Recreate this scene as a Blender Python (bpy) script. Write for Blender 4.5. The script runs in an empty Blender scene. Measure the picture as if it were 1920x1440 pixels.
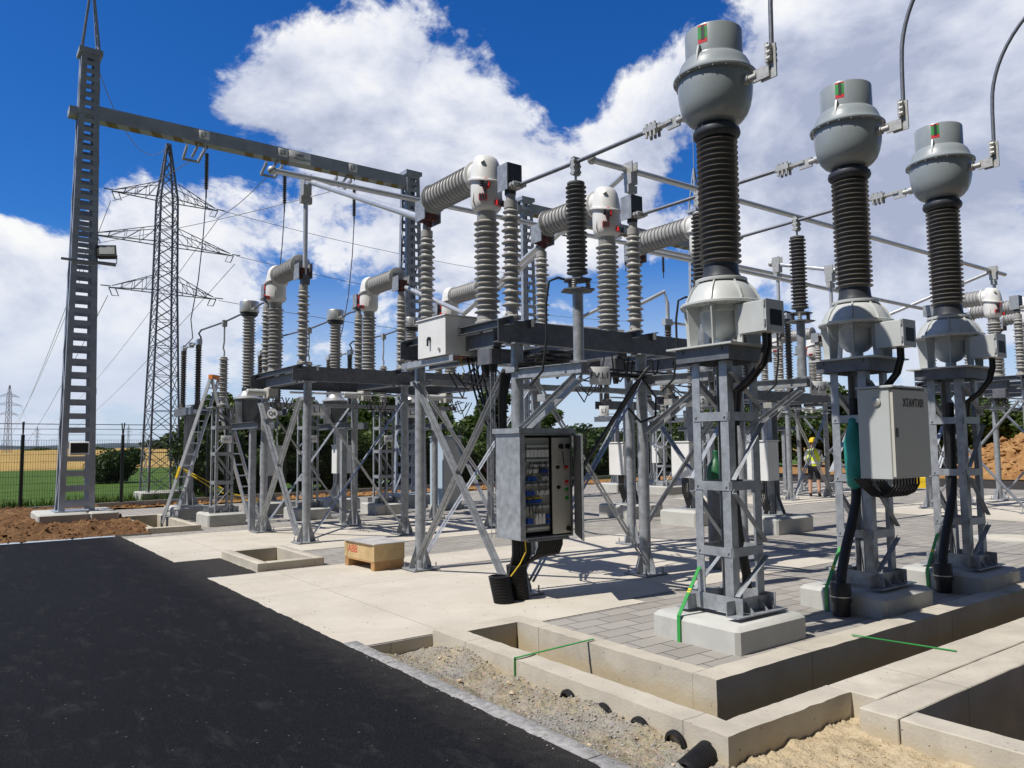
import bpy, math, random
from mathutils import Vector, Matrix
R = math.radians
S = bpy.context.scene
COL = S.collection
V = Vector
rnd = random.Random(7)

# ------------------------------------------------------------------ camera
FPX, HC = 1440.0, 1.75
pit, rol, hd = math.atan(113 / FPX), R(.6), R(53.4)
fw = V((math.cos(hd) * math.cos(pit), math.sin(hd) * math.cos(pit), math.sin(pit)))
r0 = V((math.sin(hd), -math.cos(hd), 0)); u0 = r0.cross(fw)
ri = r0 * math.cos(rol) - u0 * math.sin(rol); up = u0 * math.cos(rol) + r0 * math.sin(rol)
cd = bpy.data.cameras.new('camera'); cam = bpy.data.objects.new('camera', cd); COL.objects.link(cam)
cd.sensor_width = 36; cd.lens = 36 * FPX / 1920; cd.clip_end = 8000; cd.clip_start = .05
cam.matrix_world = Matrix(((ri.x, up.x, -fw.x, 0), (ri.y, up.y, -fw.y, 0), (ri.z, up.z, -fw.z, HC), (0, 0, 0, 1)))
S.camera = cam
def skydir(px, py):
    return (fw + ri * ((px - 960) / FPX) - up * ((py - 720) / FPX)).normalized()

# ------------------------------------------------------------------ mesh helper
class MB:
    def __init__(s): s.v = []; s.f = []; s.m = []
    def add(s, vs, fs, mi=0):
        b = len(s.v); s.v += [tuple(x) for x in vs]
        for f in fs: s.f.append([b + i for i in f]); s.m.append(mi)
        return s
    def box(s, x0, x1, y0, y1, z0, z1, mi=0):
        vs = [(x, y, z) for z in (z0, z1) for y in (y0, y1) for x in (x0, x1)]
        return s.add(vs, [(0, 2, 3, 1), (4, 5, 7, 6), (0, 1, 5, 4), (2, 6, 7, 3), (0, 4, 6, 2), (1, 3, 7, 5)], mi)
    def cbox(s, x0, x1, y0, y1, z0, z1, c=.03, mi=0):
        # block with chamfered vertical and top edges
        def ring(i, z):
            a0, a1, b0, b1 = x0 + i, x1 - i, y0 + i, y1 - i
            return [(a0 + c, b0, z), (a1 - c, b0, z), (a1, b0 + c, z), (a1, b1 - c, z), (a1 - c, b1, z), (a0 + c, b1, z), (a0, b1 - c, z), (a0, b0 + c, z)]
        vs = ring(0, z0) + ring(0, z1 - c) + ring(c, z1)
        fs = [tuple(range(7, -1, -1)), tuple(range(16, 24))]
        for k in (0, 8):
            for i in range(8):
                j = (i + 1) % 8; fs.append((k + i, k + j, k + 8 + j, k + 8 + i))
        return s.add(vs, fs, mi)
    def bar(s, p, q, w, h, u=(0, 0, 1), mi=0):
        p, q, u = V(p), V(q), V(u); d = (q - p).normalized()
        if abs(d.dot(u)) > .98: u = V((0, 1, 0)) if abs(d.y) < .9 else V((1, 0, 0))
        a = d.cross(u).normalized(); b = a.cross(d).normalized()
        a *= w / 2; b *= h / 2
        vs = [p - a - b, p + a - b, p + a + b, p - a + b, q - a - b, q + a - b, q + a + b, q - a + b]
        return s.add(vs, [(0, 3, 2, 1), (4, 5, 6, 7), (0, 1, 5, 4), (1, 2, 6, 5), (2, 3, 7, 6), (3, 0, 4, 7)], mi)
    def angle(s, p, q, a, t, d1, d2, mi=0):
        # angle iron: heel on line p-q, legs along d1 and d2
        p, q, d1, d2 = V(p), V(q), V(d1).normalized(), V(d2).normalized()
        pts = [V((0, 0, 0)), d1 * a, d1 * a + d2 * t, d1 * t + d2 * t, d1 * t + d2 * a, d2 * a]
        vs = [p + x for x in pts] + [q + x for x in pts]
        fs = [tuple(range(5, -1, -1)), tuple(range(6, 12))] + [(i, (i + 1) % 6, 6 + (i + 1) % 6, 6 + i) for i in range(6)]
        return s.add(vs, fs, mi)
    def chan(s, p, q, h, w, t, side, mi=0):
        # C channel: web height h, flanges w pointing to side, z up; p-q at the middle of the web
        p, q, sd, z = V(p), V(q), V(side).normalized(), V((0, 0, 1))
        k = [(0, -h / 2), (w, -h / 2), (w, -h / 2 + t), (t, -h / 2 + t), (t, h / 2 - t), (w, h / 2 - t), (w, h / 2), (0, h / 2)]
        pts = [sd * a + z * b for a, b in k]
        vs = [p + x for x in pts] + [q + x for x in pts]
        fs = [tuple(range(7, -1, -1)), tuple(range(8, 16))] + [(i, (i + 1) % 8, 8 + (i + 1) % 8, 8 + i) for i in range(8)]
        return s.add(vs, fs, mi)
    def tube(s, pts, r, n=10, mi=0, cap=True, rr=None):
        pts = [V(p) for p in pts]; m = len(pts); rings = []; u = None
        for i, p in enumerate(pts):
            d = (pts[min(i + 1, m - 1)] - pts[max(i - 1, 0)]).normalized()
            if u is None: u = d.orthogonal().normalized()
            else:
                u = u - d * u.dot(d)
                u = u.normalized() if u.length > 1e-5 else d.orthogonal().normalized()
            w = d.cross(u); k = rr[i] if rr else r
            rings.append([p + (u * math.cos(2 * math.pi * j / n) + w * math.sin(2 * math.pi * j / n)) * k for j in range(n)])
        vs = [x for rg in rings for x in rg]; fs = []
        for i in range(m - 1):
            for j in range(n):
                k = (j + 1) % n; fs.append((i * n + j, i * n + k, (i + 1) * n + k, (i + 1) * n + j))
        if cap: fs += [tuple(range(n - 1, -1, -1)), tuple(range((m - 1) * n, m * n))]
        return s.add(vs, fs, mi)
    def lathe(s, prof, o=(0, 0, 0), ax=(0, 0, 1), n=24, mi=0):
        o, d = V(o), V(ax).normalized(); u = d.orthogonal().normalized()
        if abs(d.z) > .99: u = V((1, 0, 0))
        w = d.cross(u); vs = []; fs = []; m = len(prof)
        for r, z in prof:
            for j in range(n):
                a = 2 * math.pi * j / n
                vs.append(o + d * z + (u * math.cos(a) + w * math.sin(a)) * max(r, .0005))
        for i in range(m - 1):
            for j in range(n):
                k = (j + 1) % n; fs.append((i * n + j, i * n + k, (i + 1) * n + k, (i + 1) * n + j))
        fs += [tuple(range(n - 1, -1, -1)), tuple(range((m - 1) * n, m * n))]
        return s.add(vs, fs, mi)
    def poly(s, pts, nrm, t, mi=0):
        # flat plate: polygon extruded by t along nrm
        nv = V(nrm).normalized() * t; n = len(pts)
        vs = [V(p) for p in pts] + [V(p) + nv for p in pts]
        fs = [tuple(range(n - 1, -1, -1)), tuple(range(n, 2 * n))] + [(i, (i + 1) % n, n + (i + 1) % n, n + i) for i in range(n)]
        return s.add(vs, fs, mi)
    def xf(s, M):
        s.v = [tuple(M @ V(p)) for p in s.v]; return s
    def mesh(s, name, mats, ang=38):
        me = bpy.data.meshes.new(name); me.from_pydata(s.v, [], s.f)
        for m in (mats if isinstance(mats, (list, tuple)) else [mats]): me.materials.append(m)
        me.polygons.foreach_set('material_index', s.m)
        me.polygons.foreach_set('use_smooth', [True] * len(s.f))
        import bmesh
        b = bmesh.new(); b.from_mesh(me); bmesh.ops.recalc_face_normals(b, faces=b.faces); b.to_mesh(me); b.free()
        me.set_sharp_from_angle(angle=R(ang)); me.update()
        return me
    def build(s, name, mats, parent=None, ang=38, loc=None, rot=None):
        o = bpy.data.objects.new(name, s.mesh(name, mats, ang)); COL.objects.link(o)
        if parent: o.parent = parent
        if loc: o.location = loc
        if rot: o.rotation_euler = rot
        return o
def tag(o, label, cat, group=None, kind=None):
    if label: o['label'] = label
    if cat: o['category'] = cat
    if group: o['group'] = group
    if kind: o['kind'] = kind
    return o
def thing(name, label, cat, loc=(0, 0, 0), rz=0, group=None):
    o = bpy.data.objects.new(name, None); COL.objects.link(o); o.empty_display_size = .1
    o.location = loc; o.rotation_euler = (0, 0, rz)
    return tag(o, label, cat, group)
def dup(o, loc=None, rz=None, label=None, group=None, parent=None):
    c = o.copy(); COL.objects.link(c)
    if parent: c.parent = parent
    if loc is not None: c.location = loc
    if rz is not None: c.rotation_euler = (0, 0, rz)
    if label: c['label'] = label
    if group: c['group'] = group
    for ch in [x for x in o.children]: dup(ch, parent=c)
    return c
def part(mb, name, m, parent, label=None, **k):
    o = mb.build(name, m, parent, **k)
    if label: o['label'] = label
    return o

from mathutils import noise as mn
def nz(x, y, s, sd=0): return mn.fractal(V((x * s, y * s, sd)), 1.0, 2.0, 5)

# ------------------------------------------------------------------ materials
def nodes(name):
    m = bpy.data.materials.new(name); m.use_nodes = True
    nt = m.node_tree; return m, nt, nt.nodes['Principled BSDF']
def noise(nt, scale, detail=4, rough=.55, src=None, dist=0):
    n = nt.nodes.new('ShaderNodeTexNoise'); n.inputs['Scale'].default_value = scale
    n.inputs['Detail'].default_value = detail; n.inputs['Roughness'].default_value = rough; n.inputs['Distortion'].default_value = dist
    if src is None:
        g = nt.nodes.new('ShaderNodeNewGeometry'); src = g.outputs['Position']
    nt.links.new(src, n.inputs['Vector']); return n.outputs['Fac']
def ramp(nt, fac, stops):
    r = nt.nodes.new('ShaderNodeValToRGB'); e = r.color_ramp.elements
    while len(e) < len(stops): e.new(.5)
    for i, (p, c) in enumerate(stops):
        e[i].position = p; e[i].color = (*c, 1) if len(c) == 3 else c
    nt.links.new(fac, r.inputs['Fac']); return r.outputs['Color']
def mixc(nt, fac, a, b, mode='MIX'):
    m = nt.nodes.new('ShaderNodeMix'); m.data_type = 'RGBA'; m.blend_type = mode
    for k, x in ((0, fac), (6, a), (7, b)):
        if hasattr(x, 'links'): nt.links.new(x, m.inputs[k])
        else: m.inputs[k].default_value = x if k == 0 else (*x, 1)
    return m.outputs[2]
def bump(nt, bs, fac, st, dist=.02):
    b = nt.nodes.new('ShaderNodeBump'); b.inputs['Strength'].default_value = st; b.inputs['Distance'].default_value = dist
    nt.links.new(fac, b.inputs['Height']); nt.links.new(b.outputs['Normal'], bs.inputs['Normal'])
def mathn(nt, op, a, b=None):
    m = nt.nodes.new('ShaderNodeMath'); m.operation = op
    for i, x in enumerate((a, b)):
        if x is None: continue
        if hasattr(x, 'links'): nt.links.new(x, m.inputs[i])
        else: m.inputs[i].default_value = x
    return m.outputs[0]
def mat(name, col, rough=.5, metal=0, var=.18, scale=6, bmp=0, spec=.5, coat=0, dirt=None):
    m, nt, bs = nodes(name)
    a = tuple(c * (1 - var) for c in col); b = tuple(min(1, c * (1 + var)) for c in col)
    f = noise(nt, scale, 5, .6)
    c = ramp(nt, f, [(.3, a), (.7, b)])
    if dirt:
        f2 = noise(nt, max(scale * .35, 1.6), 8, .72, None, .6)
        c = mixc(nt, ramp(nt, f2, [(.52, (0, 0, 0)), (.72, (.55,) * 3)]), c, dirt)
    nt.links.new(c, bs.inputs['Base Color'])
    rr = nt.nodes.new('ShaderNodeMapRange'); rr.inputs[3].default_value = max(.02, rough - .1); rr.inputs[4].default_value = min(1, rough + .12)
    nt.links.new(f, rr.inputs[0]); nt.links.new(rr.outputs[0], bs.inputs['Roughness'])
    bs.inputs['Metallic'].default_value = metal; bs.inputs['Specular IOR Level'].default_value = spec
    if coat: bs.inputs['Coat Weight'].default_value = coat
    if bmp: bump(nt, bs, noise(nt, scale * 6, 3), bmp, .01)
    return m
M = {}
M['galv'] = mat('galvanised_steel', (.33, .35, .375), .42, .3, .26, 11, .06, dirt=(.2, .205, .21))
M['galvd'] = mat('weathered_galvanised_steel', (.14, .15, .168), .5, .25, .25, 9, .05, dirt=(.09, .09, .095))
M['galvb'] = mat('bluish_painted_steel', (.35, .385, .45), .45, .2, .18, 3)
M['alu'] = mat('aluminium_tube', (.58, .6, .63), .32, .45, .08, 5)
M['bright'] = mat('brushed_aluminium', (.6, .6, .58), .36, .7, .04, 3)
M['cast'] = mat('cast_aluminium_clamp', (.46, .46, .44), .5, .5, .15, 20, .1)
M['cond'] = mat('grey_conductor', (.2, .21, .24), .45, .5, .12, 20)
M['por'] = mat('grey_porcelain', (.36, .352, .335), .33, 0, .07, 3, 0, .5)
M['sil'] = mat('grey_silicone_rubber', (.36, .36, .36), .5, 0, .06, 3)
M['dkpor'] = mat('dark_brown_porcelain', (.12, .112, .1), .34, 0, .14, 4, 0, .6)
M['dksil'] = mat('dark_grey_silicone', (.13, .13, .127), .45, 0, .1, 4)
M['paint'] = mat('grey_head_paint', (.285, .32, .335), .35, 0, .05, 3, .02, .5, .15, dirt=(.235, .26, .265))
M['ltpaint'] = mat('light_grey_paint', (.52, .54, .53), .4, 0, .06, 3, .03, .5, .1, dirt=(.4, .41, .39))
M['white'] = mat('white_paint', (.74, .74, .73), .4, 0, .05, 3, .02, dirt=(.6, .59, .56))
M['cab'] = mat('beige_grey_cabinet_paint', (.52, .51, .46), .45, 0, .04, 3)
M['cabg'] = mat('light_cabinet_paint', (.46, .49, .49), .45, 0, .05, 2, .02, dirt=(.36, .37, .36))
M['black'] = mat('black_plastic', (.018, .018, .02), .4, 0, .2, 9)
M['blackr'] = mat('black_rubber_cable', (.016, .016, .017), .5, 0, .2, 15)
M['dark'] = mat('dark_steel', (.05, .055, .065), .45, .3, .2, 9)
M['red'] = mat('red_plastic', (.62, .025, .03), .4, 0, .06, 9)
M['redpr'] = mat('rust_red_primer', (.11, .035, .03), .6, 0, .3, 14)
M['green'] = mat('green_paint', (.03, .3, .055), .42, 0, .1, 8)
M['yellow'] = mat('yellow_paint', (.75, .52, .02), .45, 0, .08, 8)
M['blue'] = mat('blue_plastic', (.02, .09, .42), .4, 0, .08, 12)
M['orange'] = mat('orange_plastic', (.8, .25, .03), .5, 0, .1, 8)
M['teal'] = mat('teal_tarpaulin', (.02, .26, .23), .5, 0, .15, 7, .15)
M['wood'] = mat('crate_wood', (.5, .36, .18), .65, 0, .2, 5, .15)
M['wood2'] = mat('pallet_wood', (.42, .24, .1), .7, 0, .25, 6, .2)
M['lid'] = mat('weathered_plywood', (.42, .41, .39), .7, 0, .2, 6, .1)
M['conc'] = mat('plinth_concrete', (.47, .47, .44), .8, 0, .1, 3, .15, .3, dirt=(.3, .29, .26))
M['concw'] = mat('trench_concrete', (.47, .42, .33), .85, 0, .16, 2.5, .25, .3, dirt=(.36, .28, .17))
M['sign'] = mat('white_sign_face', (.74, .75, .77), .4, 0, .04, 5)
M['ink'] = mat('black_lettering', (.012, .012, .014), .5, 0, .05, 5)
M['redink'] = mat('red_stencil', (.55, .06, .03), .6, 0, .1, 30)
M['glass'] = mat('dark_glass', (.012, .012, .014), .5, 0, .1, 3, 0, .2)
M['lamp'] = mat('lamp_glass', (.35, .37, .38), .15, 0, .1, 3)
M['skin'] = mat('skin', (.5, .3, .2), .55, 0, .05, 6)
M['vest'] = mat('yellow_safety_vest', (.72, .85, .03), .6, 0, .06, 10)
M['cloth'] = mat('dark_cloth', (.02, .022, .03), .8, 0, .2, 10)
M['cloth2'] = mat('white_cloth', (.7, .7, .7), .8, 0, .06, 10)
M['bark'] = mat('bark', (.09, .07, .05), .85, 0, .3, 12)
M['pylon'] = mat('pylon_steel', (.2, .215, .25), .5, .35, .15, 6)
M['fence'] = mat('dark_green_fence_wire', (.02, .028, .026), .5, .1, .15, 8)

def leafmat(name, c1, c2):
    m, nt, bs = nodes(name)
    c = ramp(nt, noise(nt, 1.3, 3), [(.3, c1), (.7, c2)])
    oi = nt.nodes.new('ShaderNodeObjectInfo')
    c = mixc(nt, mathn(nt, 'MULTIPLY', oi.outputs['Random'], .4), c, (c1[0] * 1.6, c1[1] * 1.25, c1[2]))
    nt.links.new(c, bs.inputs['Base Color']); bs.inputs['Roughness'].default_value = .55
    t = nt.nodes.new('ShaderNodeBsdfTranslucent'); nt.links.new(c, t.inputs['Color'])
    x = nt.nodes.new('ShaderNodeMixShader'); x.inputs[0].default_value = .25
    nt.links.new(bs.outputs[0], x.inputs[1]); nt.links.new(t.outputs[0], x.inputs[2])
    nt.links.new(x.outputs[0], nt.nodes['Material Output'].inputs['Surface']); return m
M['leaf'] = leafmat('foliage', (.04, .08, .014), (.11, .17, .035))
M['leafd'] = leafmat('dark_foliage', (.024, .055, .012), (.068, .115, .025))

def ground_mats():
    # asphalt
    m, nt, bs = nodes('fresh_asphalt')
    f = noise(nt, 120, 3, .75); big = noise(nt, .55, 5, .6)
    c = ramp(nt, f, [(.3, (.0015, .0018, .003)), (.57, (.0055, .0062, .0092)), (.67, (.04, .04, .045)), (.73, (.1, .1, .1))])
    c = mixc(nt, ramp(nt, big, [(.4, (0, 0, 0)), (.75, (.25,) * 3)]), c, (.013, .0135, .018))
    mp = nt.nodes.new('ShaderNodeMapping'); g = nt.nodes.new('ShaderNodeNewGeometry'); nt.links.new(g.outputs['Position'], mp.inputs[0])
    mp.inputs['Scale'].default_value = (1.2, .5, 1); mp.inputs['Rotation'].default_value = (0, 0, R(40))
    sc = noise(nt, 4.5, 9, .76, mp.outputs[0], .8)
    c = mixc(nt, ramp(nt, sc, [(.54, (0, 0, 0)), (.74, (.3,) * 3)]), c, (.1, .098, .096))
    sx = nt.nodes.new('ShaderNodeSeparateXYZ'); nt.links.new(g.outputs['Position'], sx.inputs[0])
    dn = nt.nodes.new('ShaderNodeMapRange'); nt.links.new(mathn(nt, 'ADD', sx.outputs['X'], mathn(nt, 'MULTIPLY', noise(nt, 5, 6, .75), .9)), dn.inputs[0]); dn.inputs[1].default_value = 2.95; dn.inputs[2].default_value = 3.6
    c = mixc(nt, mathn(nt, 'MULTIPLY', dn.outputs[0], .18), c, (.2, .18, .15))
    v = nt.nodes.new('ShaderNodeTexVoronoi'); v.inputs['Scale'].default_value = 9; nt.links.new(g.outputs['Position'], v.inputs['Vector'])
    c = mixc(nt, mathn(nt, 'MULTIPLY', mathn(nt, 'LESS_THAN', v.outputs['Distance'], .06), .7), c, (.2, .18, .15))
    nt.links.new(c, bs.inputs['Base Color']); bs.inputs['Roughness'].default_value = .85; bs.inputs['Specular IOR Level'].default_value = .18
    bump(nt, bs, f, .8, .015); M['asph'] = m
    # concrete slab
    m, nt, bs = nodes('concrete_slab')
    f = noise(nt, 1.1, 7, .6); f2 = noise(nt, 60, 3)
    c = ramp(nt, f, [(.3, (.5, .46, .39)), (.7, (.62, .575, .495))])
    c = mixc(nt, ramp(nt, f2, [(.35, (.1,) * 3), (.5, (0, 0, 0))]), c, (.3, .27, .22))
    sp = noise(nt, 9, 2, .4)
    c = mixc(nt, ramp(nt, sp, [(.74, (0, 0, 0)), (.78, (.6,) * 3)]), c, (.25, .22, .19))
    g = nt.nodes.new('ShaderNodeNewGeometry'); br = nt.nodes.new('ShaderNodeTexBrick'); nt.links.new(g.outputs['Position'], br.inputs['Vector'])
    br.inputs['Scale'].default_value = 1; br.inputs['Brick Width'].default_value = 3.85; br.inputs['Row Height'].default_value = 4.53; br.inputs['Mortar Size'].default_value = .007; br.offset = 0
    c = mixc(nt, mathn(nt, 'MULTIPLY', br.outputs['Fac'], .55), c, (.22, .2, .17))
    st = noise(nt, .5, 8, .7, None, 1.2); c = mixc(nt, ramp(nt, st, [(.5, (0, 0, 0)), (.62, (.3,) * 3), (.7, (.1,) * 3)]), c, (.42, .37, .29))
    mp = nt.nodes.new('ShaderNodeMapping'); nt.links.new(g.outputs['Position'], mp.inputs[0]); mp.inputs['Scale'].default_value = (.25, 3.5, 1)
    tr = noise(nt, 1.6, 6, .6, mp.outputs[0], .5); c = mixc(nt, ramp(nt, tr, [(.55, (0, 0, 0)), (.75, (.22,) * 3)]), c, (.33, .3, .25))
    nt.links.new(c, bs.inputs['Base Color']); bs.inputs['Roughness'].default_value = .85; bs.inputs['Specular IOR Level'].default_value = .25
    bump(nt, bs, f2, .12, .01); M['slab'] = m
    # pavers
    m, nt, bs = nodes('concrete_pavers')
    g = nt.nodes.new('ShaderNodeNewGeometry'); mp = nt.nodes.new('ShaderNodeMapping'); nt.links.new(g.outputs['Position'], mp.inputs[0])
    mp.inputs['Location'].default_value = (.13, .07, 0)
    b = nt.nodes.new('ShaderNodeTexBrick'); nt.links.new(mp.outputs[0], b.inputs['Vector'])
    b.inputs['Scale'].default_value = 1; b.inputs['Brick Width'].default_value = .42; b.inputs['Row Height'].default_value = .21
    b.inputs['Mortar Size'].default_value = .006; b.inputs['Color1'].default_value = (.32, .3, .27, 1); b.inputs['Color2'].default_value = (.42, .395, .36, 1)
    b.inputs['Mortar'].default_value = (.09, .085, .08, 1); b.offset = .5
    f = noise(nt, .8, 6, .6); f2 = noise(nt, 80, 3)
    c = mixc(nt, .5, b.outputs['Color'], ramp(nt, f, [(.3, (.6,) * 3), (.7, (1, 1, .98))]), 'MULTIPLY')
    c = mixc(nt, ramp(nt, f2, [(.3, (.25,) * 3), (.55, (0, 0, 0))]), c, (.2, .19, .18))
    nt.links.new(c, bs.inputs['Base Color']); bs.inputs['Roughness'].default_value = .85; bs.inputs['Specular IOR Level'].default_value = .25
    h = mathn(nt, 'ADD', mathn(nt, 'MULTIPLY', mathn(nt, 'SUBTRACT', 1, b.outputs['Fac']), 1.0), mathn(nt, 'MULTIPLY', f2, .15))
    bump(nt, bs, h, .5, .008); M['paver'] = m
    def earth(name, c1, c2, c3, s, st, d=.06):
        m, nt, bs = nodes(name)
        f = noise(nt, s, 8, .7); f2 = noise(nt, s * 9, 4, .7)
        c = ramp(nt, f, [(.28, c1), (.5, c2), (.75, c3)])
        c = mixc(nt, ramp(nt, f2, [(.35, (.55,) * 3), (.6, (0, 0, 0))]), c, tuple(x * .45 for x in c1))
        nt.links.new(c, bs.inputs['Base Color']); bs.inputs['Roughness'].default_value = .95; bs.inputs['Specular IOR Level'].default_value = .15
        bump(nt, bs, mathn(nt, 'ADD', f, mathn(nt, 'MULTIPLY', f2, .4)), st, d); return m
    M['soil'] = earth('brown_soil', (.1, .05, .024), (.21, .115, .055), (.33, .2, .1), 2.5, 1)
    M['mound'] = earth('orange_earth', (.24, .12, .045), (.4, .22, .09), (.52, .33, .16), 1.6, 1)
    M['sand'] = earth('gravel_and_sand', (.3, .24, .16), (.46, .38, .26), (.56, .49, .38), 2.2, .9, .03)
    m = earth('mixed_gravel', (.25, .21, .15), (.38, .33, .24), (.5, .44, .34), 2.2, 1, .03)
    nt = m.node_tree; bs = nt.nodes['Principled BSDF']; l = bs.inputs['Base Color'].links[0].from_socket
    c = mixc(nt, ramp(nt, noise(nt, 1.4, 4, .6), [(.45, (0, 0, 0)), (.6, (.85,) * 3)]), l, (.3, .29, .275)); nt.links.new(c, bs.inputs['Base Color'])
    v = nt.nodes.new('ShaderNodeTexVoronoi'); v.inputs['Scale'].default_value = 55; g = nt.nodes.new('ShaderNodeNewGeometry'); nt.links.new(g.outputs['Position'], v.inputs['Vector'])
    c2 = mixc(nt, .22, c, mixc(nt, .6, (.5, .5, .5), v.outputs['Color'], 'MULTIPLY'), 'OVERLAY'); nt.links.new(c2, bs.inputs['Base Color'])
    b2 = nt.nodes.new('ShaderNodeBump'); b2.inputs['Strength'].default_value = .5; b2.inputs['Distance'].default_value = .012; b2.invert = True
    nt.links.new(v.outputs['Distance'], b2.inputs['Height']); nt.links.new(bs.inputs['Normal'].links[0].from_socket, b2.inputs['Normal']); nt.links.new(b2.outputs['Normal'], bs.inputs['Normal']); 
    sx = nt.nodes.new('ShaderNodeSeparateXYZ'); nt.links.new(g.outputs['Position'], sx.inputs[0])
    mr = nt.nodes.new('ShaderNodeMapRange'); nt.links.new(mathn(nt, 'ADD', sx.outputs['X'], mathn(nt, 'MULTIPLY', noise(nt, 3, 4), .7)), mr.inputs[0]); mr.inputs[1].default_value = 3.95; mr.inputs[2].default_value = 4.25
    c3 = mixc(nt, mr.outputs[0], c2, ramp(nt, noise(nt, 7, 6, .7), [(.3, (.34, .27, .17)), (.7, (.53, .44, .3))])); nt.links.new(c3, bs.inputs['Base Color']); M['gravel'] = m
    M['grit'] = earth('grey_grit', (.24, .24, .24), (.36, .355, .35), (.45, .44, .43), 2.2, .7, .03)
    M['grass'] = earth('grass', (.04, .085, .012), (.075, .14, .022), (.13, .17, .04), .7, .8)
    M['wheat'] = earth('ripe_wheat', (.36, .24, .075), (.46, .31, .1), (.52, .37, .14), .06, .5)
    M['hill'] = mat('distant_hill', (.055, .075, .09), .9, 0, .25, .02)
    M['rubble'] = mat('crushed_grey_stone', (.31, .295, .265), .9, 0, .35, 40, .2); M['sandy'] = mat('sand_lumps', (.46, .36, .22), .9, 0, .25, 30, .2)
M['stone'] = mat('pale_stone', (.5, .4, .28), .85, 0, .3, 12, .3)
ground_mats()
def formwork():
    m, nt, bs = nodes('formwork_concrete')
    f = noise(nt, 2.2, 7, .62); f2 = noise(nt, 50, 3)
    c = ramp(nt, f, [(.3, (.42, .385, .32)), (.7, (.56, .515, .43))])
    g = nt.nodes.new('ShaderNodeNewGeometry'); sx = nt.nodes.new('ShaderNodeSeparateXYZ'); nt.links.new(g.outputs['Position'], sx.inputs[0])
    # yellow-brown splash stains low on the walls
    lo = nt.nodes.new('ShaderNodeMapRange'); nt.links.new(mathn(nt, 'ADD', sx.outputs['Z'], mathn(nt, 'MULTIPLY', noise(nt, 4, 5, .7), .3)), lo.inputs[0]); lo.inputs[1].default_value = .12; lo.inputs[2].default_value = -.02
    c = mixc(nt, mathn(nt, 'MULTIPLY', lo.outputs[0], .55), c, (.46, .36, .19))
    # pour joints every couple of metres
    for ax in ('X', 'Y'):
        fr = mathn(nt, 'FRACT', mathn(nt, 'MULTIPLY', mathn(nt, 'ADD', sx.outputs[ax], .37), .41))
        ln = mathn(nt, 'LESS_THAN', mathn(nt, 'ABSOLUTE', mathn(nt, 'SUBTRACT', fr, .5)), .003)
        c = mixc(nt, mathn(nt, 'MULTIPLY', ln, .55), c, (.2, .18, .15))
    v = nt.nodes.new('ShaderNodeTexVoronoi'); v.inputs['Scale'].default_value = 13; nt.links.new(g.outputs['Position'], v.inputs['Vector'])
    pit = mathn(nt, 'LESS_THAN', mathn(nt, 'ADD', v.outputs['Distance'], mathn(nt, 'MULTIPLY', f2, .1)), .13)
    c = mixc(nt, mathn(nt, 'MULTIPLY', pit, .75), c, (.12, .11, .1))
    dr = noise(nt, 1.1, 8, .7, None, .6); c = mixc(nt, ramp(nt, dr, [(.52, (0, 0, 0)), (.66, (.4,) * 3)]), c, (.3, .27, .22))
    nt.links.new(c, bs.inputs['Base Color']); bs.inputs['Roughness'].default_value = .88; bs.inputs['Specular IOR Level'].default_value = .2
    bump(nt, bs, mathn(nt, 'ADD', mathn(nt, 'ADD', f, mathn(nt, 'MULTIPLY', f2, .35)), mathn(nt, 'MULTIPLY', pit, -.4)), .35, .02); M['concw'] = m
formwork()
def rough_edges(o, cut=.06, amp=.006):
    # break up a concrete block's edges: subdivide and push the vertices about
    import bmesh
    b = bmesh.new(); b.from_mesh(o.data)
    for it in range(7):
        es = [e for e in b.edges if e.calc_length() > cut * 1.6 and min(min(v.co.x for v in e.verts), 99) < 9]
        if not es or len(b.verts) > 60000: break
        bmesh.ops.subdivide_edges(b, edges=es, cuts=1, use_grid_fill=True)
    for v in b.verts:
        p = v.co + V(o.location) * 1.0
        v.co += V((nz(p.x * 9 + 3, p.y * 9 + p.z * 7, 1, 1), nz(p.y * 9, p.x * 9 + p.z * 7, 1, 4), nz(p.x * 8 + p.z, p.y * 8, 1, 7))) * amp
    b.to_mesh(o.data); b.free(); o.data.set_sharp_from_angle(angle=R(40))

# ------------------------------------------------------------------ text and signs
def text(s, size, m, parent, loc, rot, name='lettering', sx=1):
    c = bpy.data.curves.new('t', 'FONT'); c.body = s; c.size = size; c.align_x = 'CENTER'; c.align_y = 'CENTER'; c.extrude = .0015
    t = bpy.data.objects.new('t', c); COL.objects.link(t); bpy.context.view_layer.update()
    me = bpy.data.meshes.new_from_object(t.evaluated_get(bpy.context.evaluated_depsgraph_get()))
    bpy.data.objects.remove(t); bpy.data.curves.remove(c)
    me.materials.clear(); me.materials.append(m)
    o = bpy.data.objects.new(name, me); COL.objects.link(o); o.parent = parent; o.location = loc; o.rotation_euler = rot; o.scale = (sx, 1, 1)
    return o
def sign(s, loc, w, h, rz, label, size=None, lines=None, group='phase signs', round_=False):
    # faces local -Y
    t = thing('phase_sign', label, 'sign', loc, rz, group)
    b = MB()
    if round_: b.lathe([(w / 2, -.004), (w / 2, .004)], (0, 0, 0), (0, 1, 0), 28)
    else: b.cbox(-w / 2, w / 2, -h / 2, h / 2, -.004, .004, .003); b.xf(Matrix.Rotation(R(90), 4, 'X'))
    part(b, 'plate', M['sign'], t)
    ls = lines or [s]; n = len(ls); sz = size or h * .8
    for i, l in enumerate(ls):
        text(l, sz, M['ink'], t, (0, -.0065, (n - 1) * sz * .5 - i * sz), (R(90), 0, 0))
    return t

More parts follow.
